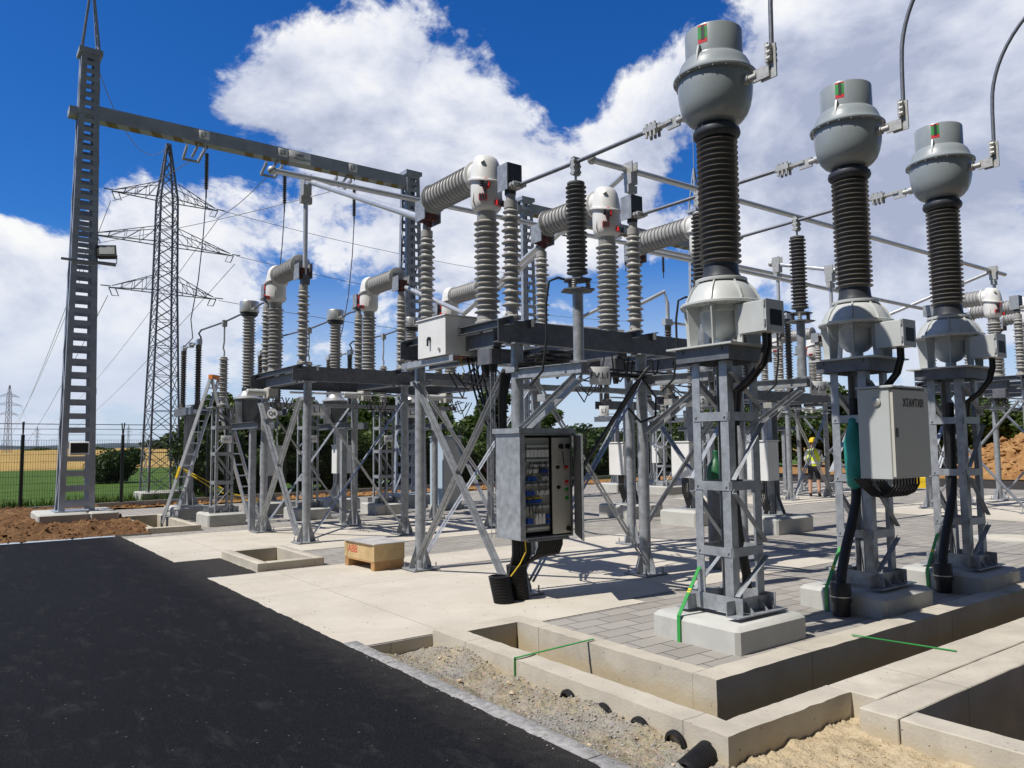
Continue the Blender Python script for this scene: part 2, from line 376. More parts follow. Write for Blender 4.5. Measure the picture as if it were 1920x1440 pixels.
# ------------------------------------------------------------------ insulators
def sheds(z0, z1, rc, rs, n, alt=0, lip=.006):
    # profile of a ribbed insulator
    p = [(rc, z0)]; d = (z1 - z0) / n
    for i in range(n):
        a = z0 + i * d; r = rs if (not alt or i % 2 == 0) else rs - alt
        p += [(rc + .06 * (r - rc), a + d * .3), (r - lip * 1.5, a + d * .46), (r, a + d * .5), (r, a + d * .56), (r - lip, a + d * .62), (rc + .3 * (r - rc), a + d * .8)]
    return p + [(rc, z1)]

# ================================================================== SETTING
def rects(rect, holes):
    xs = sorted({rect[0], rect[1], *[x for h in holes for x in h[:2] if rect[0] < x < rect[1]]})
    ys = sorted({rect[2], rect[3], *[y for h in holes for y in h[2:] if rect[2] < y < rect[3]]})
    for a, b in zip(xs, xs[1:]):
        for c, d in zip(ys, ys[1:]):
            mx, my = (a + b) / 2, (c + d) / 2
            if not any(h[0] < mx < h[1] and h[2] < my < h[3] for h in holes): yield a, b, c, d
def sheet(name, rs, holes, z, m, kind='structure'):
    b = MB()
    for r in rs:
        for x0, x1, y0, y1 in rects(r, holes): b.add([(x0, y0, z), (x1, y0, z), (x1, y1, z), (x0, y1, z)], [(0, 1, 2, 3)])
    o = b.build(name, m); o['kind'] = kind; return o
PIT1 = (3.78, 4.47, 11.07, 12.5); PIT2 = (3.6, 4.35, 17.3, 20.6)
YARD = (-40, 30, -30, 24.6)
sheet('ground', [(-3000, 4000, -600, 5000)], [YARD], -.03, M['grass'])
b = MB()
def ragged(pts, step=.05, amp=.012):
    out = []
    for (x0, y0), (x1, y1) in zip(pts, pts[1:]):
        L = math.hypot(x1 - x0, y1 - y0); n = max(1, int(L / step)); dx, dy = -(y1 - y0) / L, (x1 - x0) / L
        for i in range(n):
            f = i / n; x, y = x0 + (x1 - x0) * f, y0 + (y1 - y0) * f; q = amp * (nz(x * 6, y * 6, 1, 2) + .6 * rnd.uniform(-1, 1)); out.append((x + dx * q, y + dy * q))
    return out + [pts[-1]]
edge = ragged([(2.925, -3), (2.925, 10.82), (3.6, 10.82), (3.6, 12.62), (2.925, 12.62), (2.925, 17.05), (-16, 17.05)])
b.add([(x, y, .011) for x, y in [(-40, 17.05), (-40, -30), (2.925, -30)] + edge], [tuple(range(len(edge) + 3))])
o = b.build('asphalt_road', M['asph'], ang=180); o['kind'] = 'structure'
sheet('paving', [(2.92, 30, 6.28, 24.6), (4.7, 30, 3.85, 6.28)], [PIT1, PIT2, (2.92, 3.6, 10.82, 12.62), (2.9, 3.5, 17.05, 24.7), (2.92, 3.82, 6, 6.28)], 0, M['paver'])
sheet('concrete_slab', [(2.921, 10.6, 12.6, 16.5), (2.921, 10.6, 6.3, 10.82), (4.72, 6.3, 6.05, 6.3), (18.4, 26.5, 6.6, 10.6), (18.4, 26.5, 12.6, 16.5)], [PIT1, (2.92, 3.6, 10.82, 12.62)], .006, M['slab'])
# grid-displaced patches
def patch(name, x0, x1, y0, y1, nx, ny, fz, m, kind='structure', keep=None):
    b = MB(); vs = []; idx = {}
    for j in range(ny + 1):
        for i in range(nx + 1):
            x = x0 + (x1 - x0) * i / nx; y = y0 + (y1 - y0) * j / ny
            idx[i, j] = len(vs); vs.append((x, y, fz(x, y)))
    b.add(vs, [(idx[i, j], idx[i + 1, j], idx[i + 1, j + 1], idx[i, j + 1]) for j in range(ny) for i in range(nx)
               if keep is None or keep(x0 + (x1 - x0) * (i + .5) / nx, y0 + (y1 - y0) * (j + .5) / ny)])
    o = b.build(name, m, ang=180); o['kind'] = kind; return o
soilz = (lambda x, y: min(.03 + .1 * min(1, (y - 17.05) * 1.2) + .08 * nz(x, y, 2.2) * min(1, (y - 17.0) * 2) + .1 * abs(nz(x, y, 5, 3)) * min(1, (y - 17.0) * 2), .3))
patch('soil', -14, 3.5, 17.05, 24.8, 350, 150, soilz, M['soil'])
def sandz(x, y):
    h = -.12 + .03 * nz(x, y, 2.5, 1) + .025 * nz(x, y, 8, 2) + .022 * abs(nz(x, y, 24, 5))
    q = math.exp(-max(0, 3.74 - x) ** 2 / .05)
    h += q * (.075 * math.exp(-((y - 3.95) / .5) ** 2) + .1 * math.exp(-((y - 5.7) / .4) ** 2) + .04 * math.exp(-((y - 4.9) / .25) ** 2))
    k = max(0, 1 - (x - 3.05) / .3); return h * (1 - k) + k * (-.02 + .008 * nz(x, y, 8))
patch('gravel', 3.05, 5.3, -2, 6.3, 190, 600, sandz, M['gravel'], 'stuff', lambda x, y: not (x > 3.85 and y > 3.05) and not (x > 4.9 and y < 2.7))
# kerb of narrow concrete pavers between the asphalt and the gravel
b = MB(); y = -1.5
while y < 6.25:
    b.cbox(2.925, 3.06, y, y + .395, -.15, .01 + rnd.uniform(-.004, .004), .006); y += .4
tag(b.build('kerb', M['grit']), None, None, kind='structure')
# field and far land
patch('wheat_field', -700, 420, 76, 700, 60, 40, lambda x, y: -.02 + max(0, (y - 76)) * .0022 + max(0, x + 30) * .004 * min(1, (y - 76) / 200) , M['wheat'])
b = MB()
for i in range(60):
    a0, a1 = -1500 + i * 60, -1500 + (i + 1) * 60
    h0, h1 = [14 + 14 * mn.noise(V((a * .0016, 3.3, 0))) + 8 * mn.noise(V((a * .006, 1.3, 0))) for a in (a0, a1)]
    b.add([(a0, 2400, -2), (a1, 2400, -2), (a1, 2600, h1), (a0, 2600, h0), (a1, 3400, h1 * .5), (a0, 3400, h0 * .5)], [(0, 1, 2, 3), (3, 2, 4, 5)])
tag(b.build('hills', M['hill'], ang=180), None, None, kind='structure')
# right-hand service road and bare earth beyond it
sheet('service_road', [(30.0, 36.5, -10, 30)], [], -.012, M['asph'])
patch('bare_earth', 36.5, 62, -6, 34, 60, 80, lambda x, y: .02 + .08 * nz(x, y, .8, 4), M['mound'])
patch('earth_strip', 3.5, 30, 24.6, 27, 120, 14, lambda x, y: .02 + .07 * abs(nz(x, y, 1.5, 8)), M['mound'])

# cable trench
t = thing('cable_trench', 'open L-shaped concrete cable trench in front of the three grey-headed transformers', 'trench')
ZT, ZB = .05, -2.6
b = MB()
b.box(3.72, 3.93, 2.95, 6.28, ZB, ZT)          # outer long wall
b.box(3.93, 5.03, 2.95, 3.13, ZB, ZT)          # outer front wall
rough_edges(part(b, 'outer_wall', M['concw'], t))
b = MB(); b.box(4.53, 4.7, 3.902, 6.05, ZB, ZT); b.box(4.53, 24, 3.68, 3.9, ZB, ZT); rough_edges(part(b, 'inner_wall', M['concw'], t))
b = MB(); b.box(3.93, 4.72, 6.06, 6.28, ZB, ZT - .01); part(b, 'end_wall', M['concw'], t)
b = MB(); b.box(3.93, 24, 3.1, 6.06, ZB - .1, ZB - .002); part(b, 'floor', M['soil'], t)
b = MB(); b.cbox(5.036, 24, 2.762, 3.12, ZB, ZT + .003, .006); rough_edges(part(b, 'dividing_beam', M['concw'], t), .08, .004)
t = thing('cable_trench', 'square-cornered concrete cable trench cut off by the lower right picture corner', 'trench')
b = MB(); b.cbox(4.78, 24, 2.5, 2.752, ZB, ZT, .006); b.cbox(4.78, 4.98, -4, 2.49, ZB, ZT - .001, .006); rough_edges(part(b, 'wall', M['concw'], t), .08, .004)
b = MB(); b.box(4.98, 24, -4, 2.5, ZB - .1, ZB); part(b, 'floor', M['soil'], t)
# retaining face of the slab beside the gravel
b = MB(); b.box(3.0, 3.72, 6.28, 6.42, ZB, -.002); tag(b.build('slab_edge', M['concw']), None, None, kind='structure')
# small rectangular pits with concrete rims
for (x0, x1, y0, y1), lab in ((PIT1, 'small concrete-rimmed cable pit at the corner of the asphalt'), (PIT2, 'long concrete-rimmed cable pit beside the bare soil and the gantry foot')):
    t = thing('cable_pit', lab, 'pit', ((x0 + x1) / 2, (y0 + y1) / 2, 0)); a, c, w = (x1 - x0) / 2, (y1 - y0) / 2, .15
    b = MB()
    b.cbox(-a - w, -a, -c - w, c + w, -.9, .12, .008); b.cbox(a, a + w, -c - w, c + w, -.9, .12, .008)
    b.cbox(-a, a, -c - w, -c, -.9, .119, .008); b.cbox(-a, a, c, c + w, -.9, .119, .008)
    part(b, 'rim', M['concw'], t)
    b = MB(); b.box(-a, a, -c, c, -.95, -.85); part(b, 'floor', M['grit'], t)

# ------------------------------------------------------------------ plinths
def plinth(x0, x1, y0, y1, h, label, split=None, group='concrete foundation blocks'):
    t = thing('concrete_plinth', label, 'plinth', ((x0 + x1) / 2, (y0 + y1) / 2, 0), 0, group)
    a, c = (x1 - x0) / 2, (y1 - y0) / 2
    b = MB()
    if split:
        s = a * 2 * split - a
        b.cbox(-a, s - .012, -c, c, -.2, h, .035); b.cbox(s + .012, a, -c, c, -.2, h, .035); b.box(s - .012, s + .012, -c + .03, c - .03, -.2, h - .03)
    else: b.cbox(-a, a, -c, c, -.2, h, .035)
    part(b, 'block', M['conc'], t); return t

# ================================================================== CURRENT TRANSFORMERS
def lattice_stand(name, label, loc, w, d, z0, z1, levels, group, leg=.075, base=True, diag=True, strap=False):
    # four angle-iron legs joined by battens and diagonals; local origin on the ground under the axis
    t = thing(name, label, 'stand', loc, 0, group)
    cs = [(-1, -1), (1, -1), (1, 1), (-1, 1)]
    for sx, sy in cs:
        b = MB(); b.angle((sx * w, sy * d, z0), (sx * w, sy * d, z1), leg, .008, (-sx, 0, 0), (0, -sy, 0)); part(b, 'leg', M['galv'], t)
    for z in levels:
        b = MB()
        for y in (-d - .004, d + .004): b.box(-w + .01, w - .01, y - .003, y + .003, z - .04, z + .04)
        for x in (-w - .004, w + .004): b.box(x - .003, x + .003, -d + .01, d - .01, z - .04, z + .04)
        for sx, sy in cs:
            b.lathe([(.011, 0), (.011, .012)], (sx * (w + .007), sy * (d - .04), z), (sx, 0, 0), 6)
        part(b, 'batten', M['galv'], t)
    if diag:
        zs = [z0 + .1] + list(levels) + [z1 - .05]
        for i in range(len(zs) - 1):
            a, c = zs[i] + .06, zs[i + 1] - .06; s = 1 if i % 2 else -1
            for y in (-d - .012, d + .012):
                b = MB(); sg = 1 if y > 0 else -1
                b.angle((s * w, y, a), (-s * w, y, c), .05, .006, (0, sg, 0), (.5, 0, .5)); part(b, 'diagonal', M['galv'], t)
    if base:
        b = MB(); e = w + .13
        for sy in (-1, 1):
            y = sy * (d + .012)
            b.angle((-e, y, z0), (e, y, z0), .13, .01, (0, sy, 0), (0, 0, 1))
            for x in (-w * .45, w * .45): b.poly([(x, y, z0 + .012), (x, y + sy * .11, z0 + .012), (x, y, z0 + .12)], (1, 0, 0), .008)
            for x in (-w, w): b.lathe([(.016, 0), (.016, .035), (.008, .035), (.008, .07)], (x, y + sy * .07, z0 + .01), (0, 0, 1), 6)
        for sx in (-1, 1): b.box(sx * (w + .012) - .005, sx * (w + .012) + .005, -d - .1, d + .1, z0 + .011, z0 + .15)
        part(b, 'base_frame', M['galv'], t)
    return t

def current_transformer(label, loc):
    t = thing('current_transformer', label, 'transformer', loc, 0, 'grey-headed current transformers on lattice stands')
    b = MB()
    b.lathe([(.15, 4.745), (.19, 4.755), (.25, 4.79), (.295, 4.845), (.324, 4.92), (.34, 5.0), (.348, 5.08), (.35, 5.16), (.346, 5.19), (.346, 5.2)], n=48)
    part(b, 'head_bowl', M['paint'], t)
    b = MB(); b.lathe([(.352, 5.185), (.383, 5.185), (.39, 5.193), (.39, 5.208), (.383, 5.215), (.352, 5.22)], n=48)
    for i in range(20):
        a = 2 * math.pi * i / 20; b.lathe([(.009, -.012), (.009, .0)], (.378 * math.cos(a), .378 * math.sin(a), 5.185), (0, 0, 1), 6)
    part(b, 'flange', M['paint'], t)
    b = MB(); b.lathe([(.372, 5.216), (.362, 5.228), (.345, 5.262), (.33, 5.305), (.312, 5.345), (.292, 5.37), (.272, 5.382), (.27, 5.39)], n=48)
    part(b, 'dome', M['paint'], t)
    b = MB(); b.lathe([(.268, 5.37), (.268, 5.645), (.264, 5.655), (.256, 5.659), (0, 5.667)], n=48)
    o = part(b, 'expansion_cylinder', M['paint'], t)
    # oil level gauge plate bent round the cylinder
    b = MB()
    def arc(a0, a1, z0, z1, r, mi):
        vs = []
        for i in range(5):
            a = R(a0 + (a1 - a0) * i / 4)
            for z in (z0, z1): vs.append((r * math.cos(a), r * math.sin(a), z))
        b.add(vs, [(2 * i, 2 * i + 2, 2 * i + 3, 2 * i + 1) for i in range(4)], mi)
    arc(187, 206, 5.465, 5.64, .2695, 0); arc(187, 206, 5.505, 5.622, .2705, 1); arc(194, 200.5, 5.495, 5.635, .2715, 2)
    for k in range(6): arc(200.5, 202.5, 5.515 + k * .017, 5.52 + k * .017, .2717, 2)
    part(b, 'level_gauge', [M['red'], M['green'], M['ink']], o)
    b = MB(); a = R(192); ca, sa = math.cos(a), math.sin(a)
    b.poly([(.265 * ca, .265 * sa, 5.36), (.345 * ca, .345 * sa, 5.26), (.33 * ca, .33 * sa, 5.35), (.3 * ca, .3 * sa, 5.44), (.265 * ca, .265 * sa, 5.45)], (sa, -ca, 0), .018)
    part(b, 'lifting_lug', M['paint'], t)
    b = MB(); b.lathe([(.17, 4.60), (.19, 4.615), (.215, 4.64), (.222, 4.665), (.215, 4.695), (.2, 4.7), (.195, 4.72), (.17, 4.73), (.16, 4.75)], n=40)
    for i in range(12):
        q = 2 * math.pi * i / 12; b.lathe([(.011, 0), (.011, .02)], (.2 * math.cos(q), .2 * math.sin(q), 4.695), (0, 0, 1), 6)
    part(b, 'collar', M['dark'], t)
    b = MB(); b.lathe(sheds(3.40, 4.60, .155, .192, 23), n=44); part(b, 'insulator', M['dkpor'], t)
    b = MB(); b.lathe([(.2, 3.265), (.2, 3.275), (.175, 3.285), (.165, 3.32), (.158, 3.40)], n=40); part(b, 'lower_collar', M['dark'], t)
    # base tank
    b = MB(); b.lathe([(.2, 3.262), (.235, 3.262), (.238, 3.25), (.235, 3.232), (.2, 3.232)], n=40)
    b.lathe([(.205, 3.232), (.24, 3.205), (.285, 3.155), (.32, 3.095), (.34, 3.045), (.345, 3.03)], n=40)
    b.lathe([(.3, 3.03), (.378, 3.03), (.385, 3.022), (.385, 3.004), (.378, 2.996), (.24, 2.996)], n=40)
    for i in range(24):
        q = 2 * math.pi * i / 24; b.lathe([(.009, 0), (.009, .012)], (.364 * math.cos(q), .364 * math.sin(q), 2.984), (0, 0, 1), 6)
    o = part(b, 'base_tank', M['ltpaint'], t)
    b = MB(); b.lathe([(.24, 2.994), (.235, 2.95), (.205, 2.945), (.2, 2.88), (.17, 2.78), (.11, 2.72), (.06, 2.7), (.06, 2.63)], n=36); part(b, 'tank_bottom', M['ltpaint'], t)
    for i in range(8):
        q = R(22.5 + 45 * i); c, s_ = math.cos(q), math.sin(q)
        b = MB()
        P = lambda r, z: (r * c + .006 * s_, r * s_ - .006 * c, z)
        b.poly([P(.225, 2.992), P(.365, 2.992), P(.355, 2.9), P(.345, 2.76), P(.34, 2.625), P(.26, 2.625), P(.25, 2.72), P(.23, 2.85)], (-s_, c, 0), .012)
        b.poly([P(.215, 3.23), P(.238, 3.228), P(.31, 3.15), P(.362, 3.04), P(.34, 3.03), P(.28, 3.12)], (-s_, c, 0), .012)
        part(b, 'rib', M['ltpaint'], t)
    b = MB(); b.box(-.37, .37, -.37, .37, 2.606, 2.622); part(b, 'mounting_plate', M['ltpaint'], t)
    b = MB()
    for sx in (-1, 1): b.box(sx * .31 - .005, sx * .31 + .005, -.3, .3, 2.48, 2.605)
    for sy in (-1, 1): b.box(-.305, .305, sy * .29 - .005, sy * .29 + .005, 2.48, 2.605)
    for sx in (-1, 1):
        for y in (-.22, .22): b.lathe([(.014, 0), (.014, .014)], (sx * .316, y, 2.575), (sx, 0, 0), 6)
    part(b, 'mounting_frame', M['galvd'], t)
    # secondary terminal box
    b = MB(); b.cbox(-.15, .1, -.56, -.28, 2.71, 2.98, .008); o = part(b, 'terminal_box', M['ltpaint'], t)
    b = MB(); b.box(-.155, .105, -.582, -.562, 2.705, 2.985)
    for z in (2.78, 2.95): b.lathe([(.012, 0), (.012, .05)], (-.162, -.565, z - .025), (0, 0, 1), 8)
    part(b, 'door', M['cabg'], o)
    b = MB(); b.box(-.1, .07, -.5845, -.5822, 2.76, 2.9); part(b, 'nameplate', M['glass'], o)
    b = MB()
    for x in (.0, .07): b.tube([(x, -.45, 2.71), (x, -.45, 2.6), (x - .03, -.42, 2.45), (x - .1, -.33, 2.3), (x - .12, -.2, 2.2), (x - .1, -.15, 1.9)], .022, 8)
    part(b, 'cable', M['blackr'], t)
    # primary terminals
    for s, z, zz in ((-1, 5.06, .2), (1, 4.97, 0)):
        b = MB(); b.lathe([(.045, .3), (.045, .39), (.03, .39), (.03, .47)], (0, 0, z), (0, s, 0), 16)
        b.box(-.012, .012, min(s * .44, s * .6), max(s * .44, s * .6), z - .055, z + .055)
        if s < 0:
            b.box(.013, .03, -.66, -.5, z - .07, z + .06); b.box(.013, .03, -.66, -.56, z + .06, z + .24)
            for k in range(3):
                for x in (-.01, .06): b.lathe([(.026, -.02), (.026, .02)], (x, -.61 + .0, z + .1 + k * .055), (0, -1, 0), 10)
            b.box(-.03, .075, -.605, -.575, z + .07, z + .25)
        else:
            b.box(-.03, .04, .53, .78, z + .01, z + .04); b.box(-.05, .05, .72, .9, z, z + .06)
            for k in range(3):
                for x in (-.035, .035): b.lathe([(.016, -.06), (.016, .09)], (x, .75 + k * .055, z), (0, 0, 1), 8)
        part(b, 'terminal_clamp', M['cast'], t)
    return t
CT = [(5.82, 4.53), (7.96, 4.42), (9.97, 4.34)]
lab = ['nearest and largest', 'middle', 'farthest of the three']
for i, (x, y) in enumerate(CT):
    plinth(x - .52, x + .47, y - .46, y + .5, .22, ['concrete block under the nearest grey-headed transformer, fully in view', 'concrete block under the middle grey-headed transformer, half in shade', 'concrete block under the rightmost grey-headed transformer'][i], None)
    lattice_stand('lattice_stand', ['galvanised angle-iron stand under the nearest grey-headed transformer', 'galvanised stand carrying the grey cabinet and the middle transformer', 'galvanised stand under the rightmost grey-headed transformer'][i],
                  (x, y, 0), .22, .2, .25, 2.48, (.78, 1.36, 1.98), 'lattice stands of the grey-headed transformers', .088)
ct0 = current_transformer('large grey current transformer with dark ribbed insulator, nearest to the viewer', (*CT[0], 0))
dup(ct0, (*CT[1], 0), label='grey current transformer standing above the grey cabinet, middle of three')
dup(ct0, (*CT[2], 0), label='grey current transformer at the far right end of the row of three')
# cables rising from the transformers toward the right
for i, (x, y) in enumerate(CT):
    b = MB(); X, Y, Z = x + .03, y - .61, 5.2
    pts = []
    for k in range(22):
        s = k / 21 * 2.4
        if s < .55: pts.append((X, Y - .012 * s, Z + s))
        else:
            a = min((s - .55) / 1.25, 1.5); pts.append((X, Y - .01 - 1.25 * (1 - math.cos(a)), Z + .55 + 1.25 * math.sin(a)))
    b.tube(pts, .021, 10)
    tag(b.build('down_conductor', M['cond']), ['grey cable rising straight up from the nearest transformer head', 'grey cable bending upward from the middle transformer head', 'grey cable arching to the right from the farthest transformer head'][i], 'cable', 'bent cables on the transformer heads')
# conductors from the transformers to the breaker heads via the arresters
PH = [5.47, 7.57, 9.67]
AX = [(5.66, 6.37), (7.76, 6.34), (9.82, 6.28)]
for i, (x, y) in enumerate(CT):
    ax, ay = AX[i]
    b = MB(); b.tube([(x, y + .72, 5.0), (ax, ay, 4.93), (PH[i] + .02, 7.18, 4.87)], .023, 10)
    tag(b.build('overhead_conductor', M['cond']), ['straight grey conductor from the nearest transformer over the nearest arrester', 'grey conductor from the middle transformer over the arrester behind the big insulator', 'grey conductor from the farthest transformer over the right-hand arrester'][i], 'conductor', 'conductors between transformers and breakers')
# earthing strips painted green
for i, (x, y) in enumerate(CT):
    b = MB(); X, Y = x - .522, y + .16
    P = [(x - .235, y + .16, .62), (X - .01, Y, .225), (X - .013, Y, .0)]
    for p, q in zip(P, P[1:]): b.bar(p, q, .035, .007, (1, 0, .3))
    for k in (.45, .5):
        p = V(P[0]).lerp(V(P[1]), k); q = V(P[0]).lerp(V(P[1]), k + .03); b.bar(p, q, .037, .009, (1, 0, .3), 1)
    tag(b.build('earthing_strip', [M['green'], M['yellow']]), ['green earthing strip down the block of the nearest transformer', 'green earthing strip beside the black pipe of the middle transformer', 'green earthing strip on the block of the rightmost transformer'][i], 'earthing strip', 'green earthing strips on the transformer blocks')
# green bars laid across the trench
b = MB(); b.bar((3.715, 5.0, -.2), (3.715, 5.0, .07), .022, .005, (0, 1, 0)); b.bar((3.712, 5.0, .064), (4.6, 5.05, .064), .022, .005)
tag(b.build('earthing_strip', M['green']), 'green strip bent over the outer trench wall and across the trench', 'earthing strip', 'green strips across the trench')
for x, lb in ((6.55, 'green strip spanning the trench below the middle transformer'), (9.7, 'green strip spanning the trench at the right picture edge')):
    b = MB(); b.bar((x - .1, 3.75, .062), (x + .05, 2.95, .062), .022, .005); tag(b.build('earthing_strip', M['green']), lb, 'earthing strip', 'green strips across the trench')
b = MB(); b.bar((6.95, 2.6, .062), (7.1, 1.9, .062), .022, .005); tag(b.build('earthing_strip', M['green']), 'short green strip over the dark lower right trench', 'earthing strip', 'green strips across the trench')
# black cable pots and pipes on transformers 2 and 3
for i in (1, 2):
    x, y = CT[i]; px, py = x - .63, y - .06
    t = thing('cable_pipe', ['black pipe and pot rising beside the middle transformer stand', 'black pipe and pot rising beside the rightmost transformer stand'][i - 1], 'pipe', (px, py, 0), 0, 'black cable pipes at the transformer stands')
    b = MB(); b.lathe([(.085, 0), (.085, .14), (.1, .14), (.1, .3), (.09, .33), (.05, .34)], n=24); part(b, 'pot', M['black'], t)
    b = MB(); b.lathe([(.088, .19), (.103, .19), (.103, .2), (.088, .2)], n=24); part(b, 'hose_clip', M['bright'], t)
    b = MB(); pts = [(0, 0, .3), (.05, .01, .42), (.17, .02, .66), (.32, .03, .9), (.43, .04, 1.1), (.48, .05, 1.3), (.5, .05, 1.7), (.5, .05, 2.2)]
    prof = []
    b.tube(pts, .05, 14); part(b, 'pipe', M['blackr'], t)
b = MB(); b.tube([(6.16, 4.62, .1), (6.15, 4.6, .5), (6.02, 4.58, .9), (5.98, 4.58, 1.2), (5.98, 4.58, 2.2)], .045, 12)
tag(b.build('cable_pipe', M['blackr']), 'black cable bundle inside the stand of the nearest transformer', 'pipe', 'black cable pipes at the transformer stands')
# teal cover tied in the middle stand
b = MB(); prof = [(.03, 1.24), (.09, 1.28), (.12, 1.4), (.13, 1.58), (.115, 1.74), (.09, 1.86), (.065, 1.94), (.05, 1.98), (.02, 1.99)]
b.lathe(prof, (CT[1][0] - .2, CT[1][1] - .03, 0), (0, 0, 1), 20)
b.v = [(x + .03 * math.sin(z * 5) + .012 * math.sin(17 * z + 9 * x), (y - CT[1][1]) * .8 + CT[1][1] + .012 * math.sin(13 * z + 11 * y), z) for x, y, z in b.v]
tag(b.build('cover_bag', M['teal'], ang=180), 'teal tarpaulin bag wrapped round a cable in the middle stand', 'cover')
# grey marshalling cabinet on the middle stand
t = thing('marshalling_cabinet', 'closed grey cabinet lettered XTAVT101 hanging on the middle stand', 'cabinet', (7.5, 3.83, 0))
b = MB(); b.cbox(0, .74, .03, .36, 1.37, 2.27, .006); part(b, 'housing', M['cabg'], t)
b = MB(); b.box(.012, .728, .0, .028, 1.39, 2.25); d = part(b, 'door', M['cab'], t)
b = MB(); b.box(.05, .075, -.012, .0, 1.78, 1.87); part(b, 'lock', M['black'], d)
text('XTAVT101', .125, M['ink'], d, (.42, -.003, 2.12), (R(90), 0, 0), sx=.74)
b = MB(); b.cbox(-.02, .76, -.02, .37, 2.272, 2.295, .008); part(b, 'rain_roof', M['cabg'], t)
b = MB(); b.lathe([(.045, 0), (.045, .012), (.03, .02)], (-.001, .16, 2.13), (-1, 0, 0), 20); part(b, 'vent', M['cast'], t)
b = MB()
for k in range(9):
    x = .16 + k * .062; b.tube([(x, .1, 1.38), (x, .1, 1.3), (x - .015, .14, 1.22), (x - .03, .22, 1.18), (x - .06, .31, 1.2), (x - .12, .37, 1.28), (x - .2, .4, 1.36)], .012, 7)
part(b, 'cable', M['blackr'], t)

